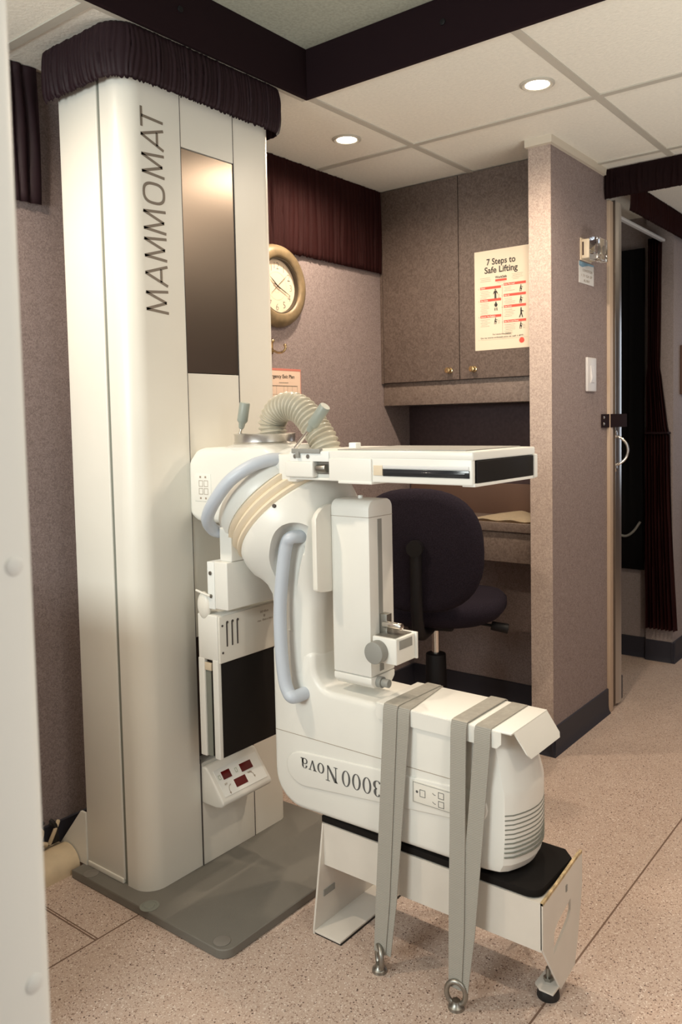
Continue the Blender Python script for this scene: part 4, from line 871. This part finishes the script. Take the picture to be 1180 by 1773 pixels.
for z_, _, _ in rights: flat(ps, 'red', pp(0, 0), pu, pv, [rect(R0_, z_, R1, z_+0.0095)], 'heading_bar')
flat(ps, 'red', pp(0, 0), pu, pv, [rect(0.089, 0.2565, 0.137, 0.265)], 'title_bar'); flat(ps, 'red', pp(0, 0), pu, pv, [disc(0.197, 0.028, 0.0105, n=28)], 'round_seal')
for x_, lst in ((L0, lefts), (R0_, rights)):
    for z_, s_, k in lst:
        text(s_, 'whiteink', ps, Vector(pp(x_+0.003, z_+0.0022))+Vector((-0.0004, 0, 0)), pu, pv, h=0.0052, bold=0.02); text(k, 'ink', ps, pp(x_-0.008, z_+0.001), pu, pv, h=0.0055)
lines = [rect(0.1175, 0.06, 0.1187, 0.235), rect(0.012, 0.0385, 0.222, 0.0391)]
rnd = random.Random(5)
def para(x0_, x1_, ztop, n_):
    for k in range(n_): lines.append(rect(x0_+(0.004 if k % 2 else 0), ztop-0.0062*k, x0_+(x1_-x0_)*rnd.uniform(0.6, 1.0), ztop-0.0062*k+0.0012))
para(0.024, 0.075, 0.273, 3); para(0.158, 0.206, 0.277, 4)
para(0.024, 0.070, 0.223, 5); para(0.024, 0.070, 0.176, 8); para(0.024, 0.070, 0.115, 5)
para(0.126, 0.172, 0.229, 3); para(0.126, 0.172, 0.188, 4); para(0.126, 0.172, 0.146, 5); para(0.126, 0.172, 0.090, 7)
flat(ps, 'greyink', pp(0, 0), pu, pv, lines, 'small_print')
fig = []
def man(x_, z_, h_, pose):
    s_ = h_/10
    P_ = lambda pts: [(x_+a*s_, z_+c*s_) for a, c in pts]
    fig.append(disc(x_, z_+9.2*s_, 0.85*s_, n=12))
    if pose == 'stand':
        fig.append(P_([(-1.2, 8.2), (1.2, 8.2), (1.0, 4.4), (-1.0, 4.4)])); fig.append(P_([(-1.0, 4.6), (0, 4.6), (-0.1, 0), (-1.2, 0)])); fig.append(P_([(0, 4.6), (1.0, 4.6), (1.2, 0), (0.1, 0)]))
        fig.append(P_([(-1.0, 8.2), (-1.9, 7.2), (-2.6, 4.8), (-2.0, 4.6), (-0.9, 6.6)])); fig.append(P_([(1.0, 8.2), (1.9, 7.4), (3.0, 5.0), (2.4, 4.7), (0.9, 6.6)]))
    elif pose == 'front':
        fig.append(disc(x_, z_+6.4*s_, 2.0*s_, 2.2*s_, 16)); fig.append(P_([(-1.6, 3.2), (-0.5, 3.4), (-0.8, 0), (-1.8, 0)])); fig.append(P_([(0.5, 3.4), (1.6, 3.2), (1.8, 0), (0.8, 0)]))
    elif pose == 'walk':
        fig.append(P_([(-0.9, 8.3), (0.8, 8.3), (1.0, 4.4), (-0.7, 4.4)])); fig.append(P_([(-0.6, 4.8), (0.6, 4.4), (-1.4, 0), (-2.4, 0.3)])); fig.append(P_([(-0.2, 4.6), (1.0, 4.8), (2.2, 0), (1.2, 0)])); fig.append(P_([(0.4, 7.4), (2.8, 6.6), (2.8, 5.8), (0.2, 6.2)]))
    else:
        fig.append(P_([(-1.0, 8.2), (0.6, 8.2), (-0.2, 3.6), (-1.9, 4.0)])); fig.append(P_([(-1.8, 4.6), (1.8, 5.0), (1.9, 3.6), (-1.6, 3.2)])); fig.append(P_([(1.0, 4.8), (2.0, 4.4), (0.6, 0), (-0.4, 0)])); fig.append(P_([(0.0, 7.4), (3.2, 6.6), (3.2, 5.9), (-0.2, 6.4)])); fig.append(P_([(-1.7, 4.2), (-0.6, 3.6), (-1.6, 0), (-2.4, 0)]))
man(0.089, 0.193, 0.036, 'stand'); man(0.091, 0.147, 0.034, 'front'); man(0.089, 0.096, 0.025, 'lift')
man(0.195, 0.209, 0.025, 'lift'); man(0.195, 0.166, 0.027, 'lift'); man(0.195, 0.112, 0.037, 'walk'); man(0.194, 0.070, 0.026, 'lift')
flat(ps, 'ink', pp(0, 0), pu, pv, fig, 'figure_print', 0.0007)
boxes = frame2(0.101, 0.194, 0.106, 0.208, 0.001)+frame2(0.099, 0.098, 0.106, 0.110, 0.001)+frame2(0.203, 0.072, 0.210, 0.084, 0.001); flat(ps, 'greyink', pp(0, 0), pu, pv, boxes, 'box_print')
text('For more information', 'ink', ps, pp(0.115, 0.055), pu, pv, h=0.0058, length=0.077, align='CENTER', bold=0.01)
text('Go to www.wcbsask.com or call 1-877-', 'ink', ps, pp(0.115, 0.0435), pu, pv, h=0.0058, length=0.182, align='CENTER', bold=0.01)

# emergency lamp, note and switch on the partition
PY = 1.19
el = thing('emergency_lamp', (2.985, PY, 1.77), 'cream wall lamp with clear box lens, high on the mauve partition', 'wall lamp')
b = MB(); b.box((2.930, PY-0.004, 1.772), (3.032, PY, 1.852), 0.001); b.box((2.934, PY-0.034, 1.776), (3.028, PY-0.004, 1.846), 0.003); hs = obj('housing', b, 'beige', el)
b = MB(); b.box((2.9325, PY-0.014, 1.788), (2.9345, PY-0.008, 1.836)); obj('slot', b, 'recess', hs)
b = MB(); b.box((2.932, PY-0.068, 1.768), (3.030, PY-0.035, 1.848), 0.003); obj('lens', b, 'clear', el, 'clear box lens')
b = MB()
for x_ in (2.958, 3.004): b.lathe([(0.004, 0), (0.012, 0.010), (0.018, 0.018), (0.017, 0.019)], (x_, PY-0.0345, 1.808), (0, -1, 0), 20)
obj('reflector', b, 'chrome', el)
nt = thing('paper_note', (2.99, PY, 1.69), 'small white handwritten note taped below the emergency lamp', 'note')
b = MB(); b.box((2.920, PY-0.0012, 1.690), (3.062, PY, 1.768)); obj('sheet', b, 'note', nt)
no = (2.920, PY-0.0012, 1.690); flat(nt, 'blue', no, ku, kv, [[(0.0, 0.078), (0.0, 0.062), (0.03, 0.058), (0.055, 0.064), (0.09, 0.070), (0.142, 0.072), (0.142, 0.078)]], 'blue_band')
text('CONDITION', 'greyink', nt, (2.952, PY-0.0012, 1.734), ku, kv, h=0.010, length=0.095, shear=0.1); text('1 31 GA SP', 'greyink', nt, (2.940, PY-0.0012, 1.715), ku, kv, h=0.010, length=0.105, shear=0.1); text('AL MAY', 'greyink', nt, (2.962, PY-0.0012, 1.697), ku, kv, h=0.010, length=0.060, shear=0.1)
sw = thing('light_switch', (3.022, PY, 1.29), 'white rocker light switch on the mauve partition', 'light switch')
b = MB(); b.box((2.977, PY-0.010, 1.292), (3.067, PY, 1.420), 0.004); obj('plate', b, 'ivory', sw)
b = MB(); b.prism([(PY-0.009, 1.325), (PY-0.013, 1.325), (PY-0.017, 1.345), (PY-0.011, 1.390), (PY-0.009, 1.390)], 0, 3.006, 3.038, 0.001, 1); obj('rocker', b, 'ivory', sw)
lt = thing('door_strap', (3.22, PY, 1.15), 'dark maroon snap strap holding the sliding door back', 'strap')
b = MB(); b.ribbon([(3.135, PY-0.004, 1.18), (3.20, PY-0.008, 1.18), (3.245, PY-0.022, 1.18), (3.36, PY-0.022, 1.18)], (0, 0, 1), 0.053, 0.004); obj('band', b, 'velvet', lt)
for z in (1.168, 1.193):
    b = MB(); b.sphere((3.150, PY-0.007, z), 0.006, 1, 0.5, 1, 14); obj('snap_stud', b, 'chrome', lt)

# ceiling downlights
for x, y, lab in ((2.24, 1.034, 'round lit ceiling downlight nearer the doorway'), (2.245, 1.728, 'round lit ceiling downlight nearer the column and clock')):
    t_ = thing('ceiling_downlight', (x, y, CEIL-0.005), lab, 'ceiling light', 'ceiling downlights')
    b = MB(); b.lathe([(0.049, 0.0), (0.049, -0.003), (0.043, -0.006), (0.035, -0.004), (0.034, 0.0)], (x, y, CEIL), (0, 0, 1), 40); obj('trim_ring', b, 'tbar', t_)
    b = MB(); b.lathe([(0.0345, -0.001), (0.025, -0.006), (0.0, -0.008)], (x, y, CEIL), (0, 0, 1), 32); obj('lamp_face', b, 'lamp', t_, 'glowing lamp face')

# foreground post, raceway, cables
pt = thing('white_post', (0.27, 0.52, 0), 'white upright post in the near left foreground', 'post')
b = MB(); b.prism([(0.232, 0.545), (0.232, 0.500), (0.262, 0.492)]+[(0.286+0.010*math.sin(a), 0.502-0.010*math.cos(a)) for a in [PI/2*k/6 for k in range(7)]]+[(0.296, 0.545)], 2, 0.0, CEIL); obj('post_body', b, 'pole', pt)
for z, x_ in ((1.111, 0.280), (0.831, 0.281)):
    b = MB(); b.lathe([(0.0062, 0), (0.0062, 0.0012), (0.0050, 0.0022), (0.0, 0.0026)], (x_, 0.4925, z), (0, -1, 0), 24); obj('cap', b, 'cap', pt, 'round plug cap')
b = MB(); b.prism([(1.912, 0.0)]+[(1.965-0.053*math.cos(a), 0.012+0.05*math.sin(a)) for a in [PI*k/10 for k in range(0, 8)]]+[(2.012, 0.05), (2.012, 0.0)], 0, -0.5, 1.24); rc = obj('cable_raceway', b, 'raceway', None, 'cream rounded cable duct along the floor left of the column', 'cable duct')
cbn = thing('cable_bundle', (1.20, 1.99, 0.06), 'tangle of pale cable ends behind the column foot', 'cable')
for k in range(9):
    r2 = random.Random(k); x_ = 1.185+r2.uniform(-0.03, 0.05); z_ = 0.085+r2.uniform(-0.02, 0.035)
    b = MB(); b.tube([(x_, 2.0, 0.062), (x_+r2.uniform(-.02, .02), 1.985, z_), (x_+r2.uniform(-.03, .03), 1.995, z_+0.012)], 0.0055, 8, smooth=4); obj('cable_end', b, 'raceway' if k % 2 else 'rubber', cbn)

# unseen cabinet, added to block the window light low on the column
lc = thing('shade_cabinet', (0.2, 1.72, 0), 'white low cabinet out of view, added to shade the lower column', 'cabinet')
b = MB(); b.box((-0.8, 1.43, 0.06), (0.72, 1.91, 0.87), 0.003); b.box((-0.78, 1.46, 0.0), (0.70, 1.90, 0.06)); obj('cabinet_body', b, 'white', lc)
b = MB(); b.box((-0.82, 1.41, 0.87), (0.74, 1.912, 0.90), 0.004); obj('worktop', b, 'desk', lc)
for x_ in (-0.79, -0.29, 0.21):
    b = MB(); b.box((x_+0.005, 1.412, 0.08), (x_+0.495, 1.43, 0.86), 0.002); d_ = obj('door', b, 'white', lc)
    b = MB(); b.tube([(x_+0.44, 1.412, 0.70), (x_+0.44, 1.395, 0.70), (x_+0.44, 1.395, 0.80), (x_+0.44, 1.412, 0.80)], 0.005, 8); obj('handle', b, 'alu', d_)
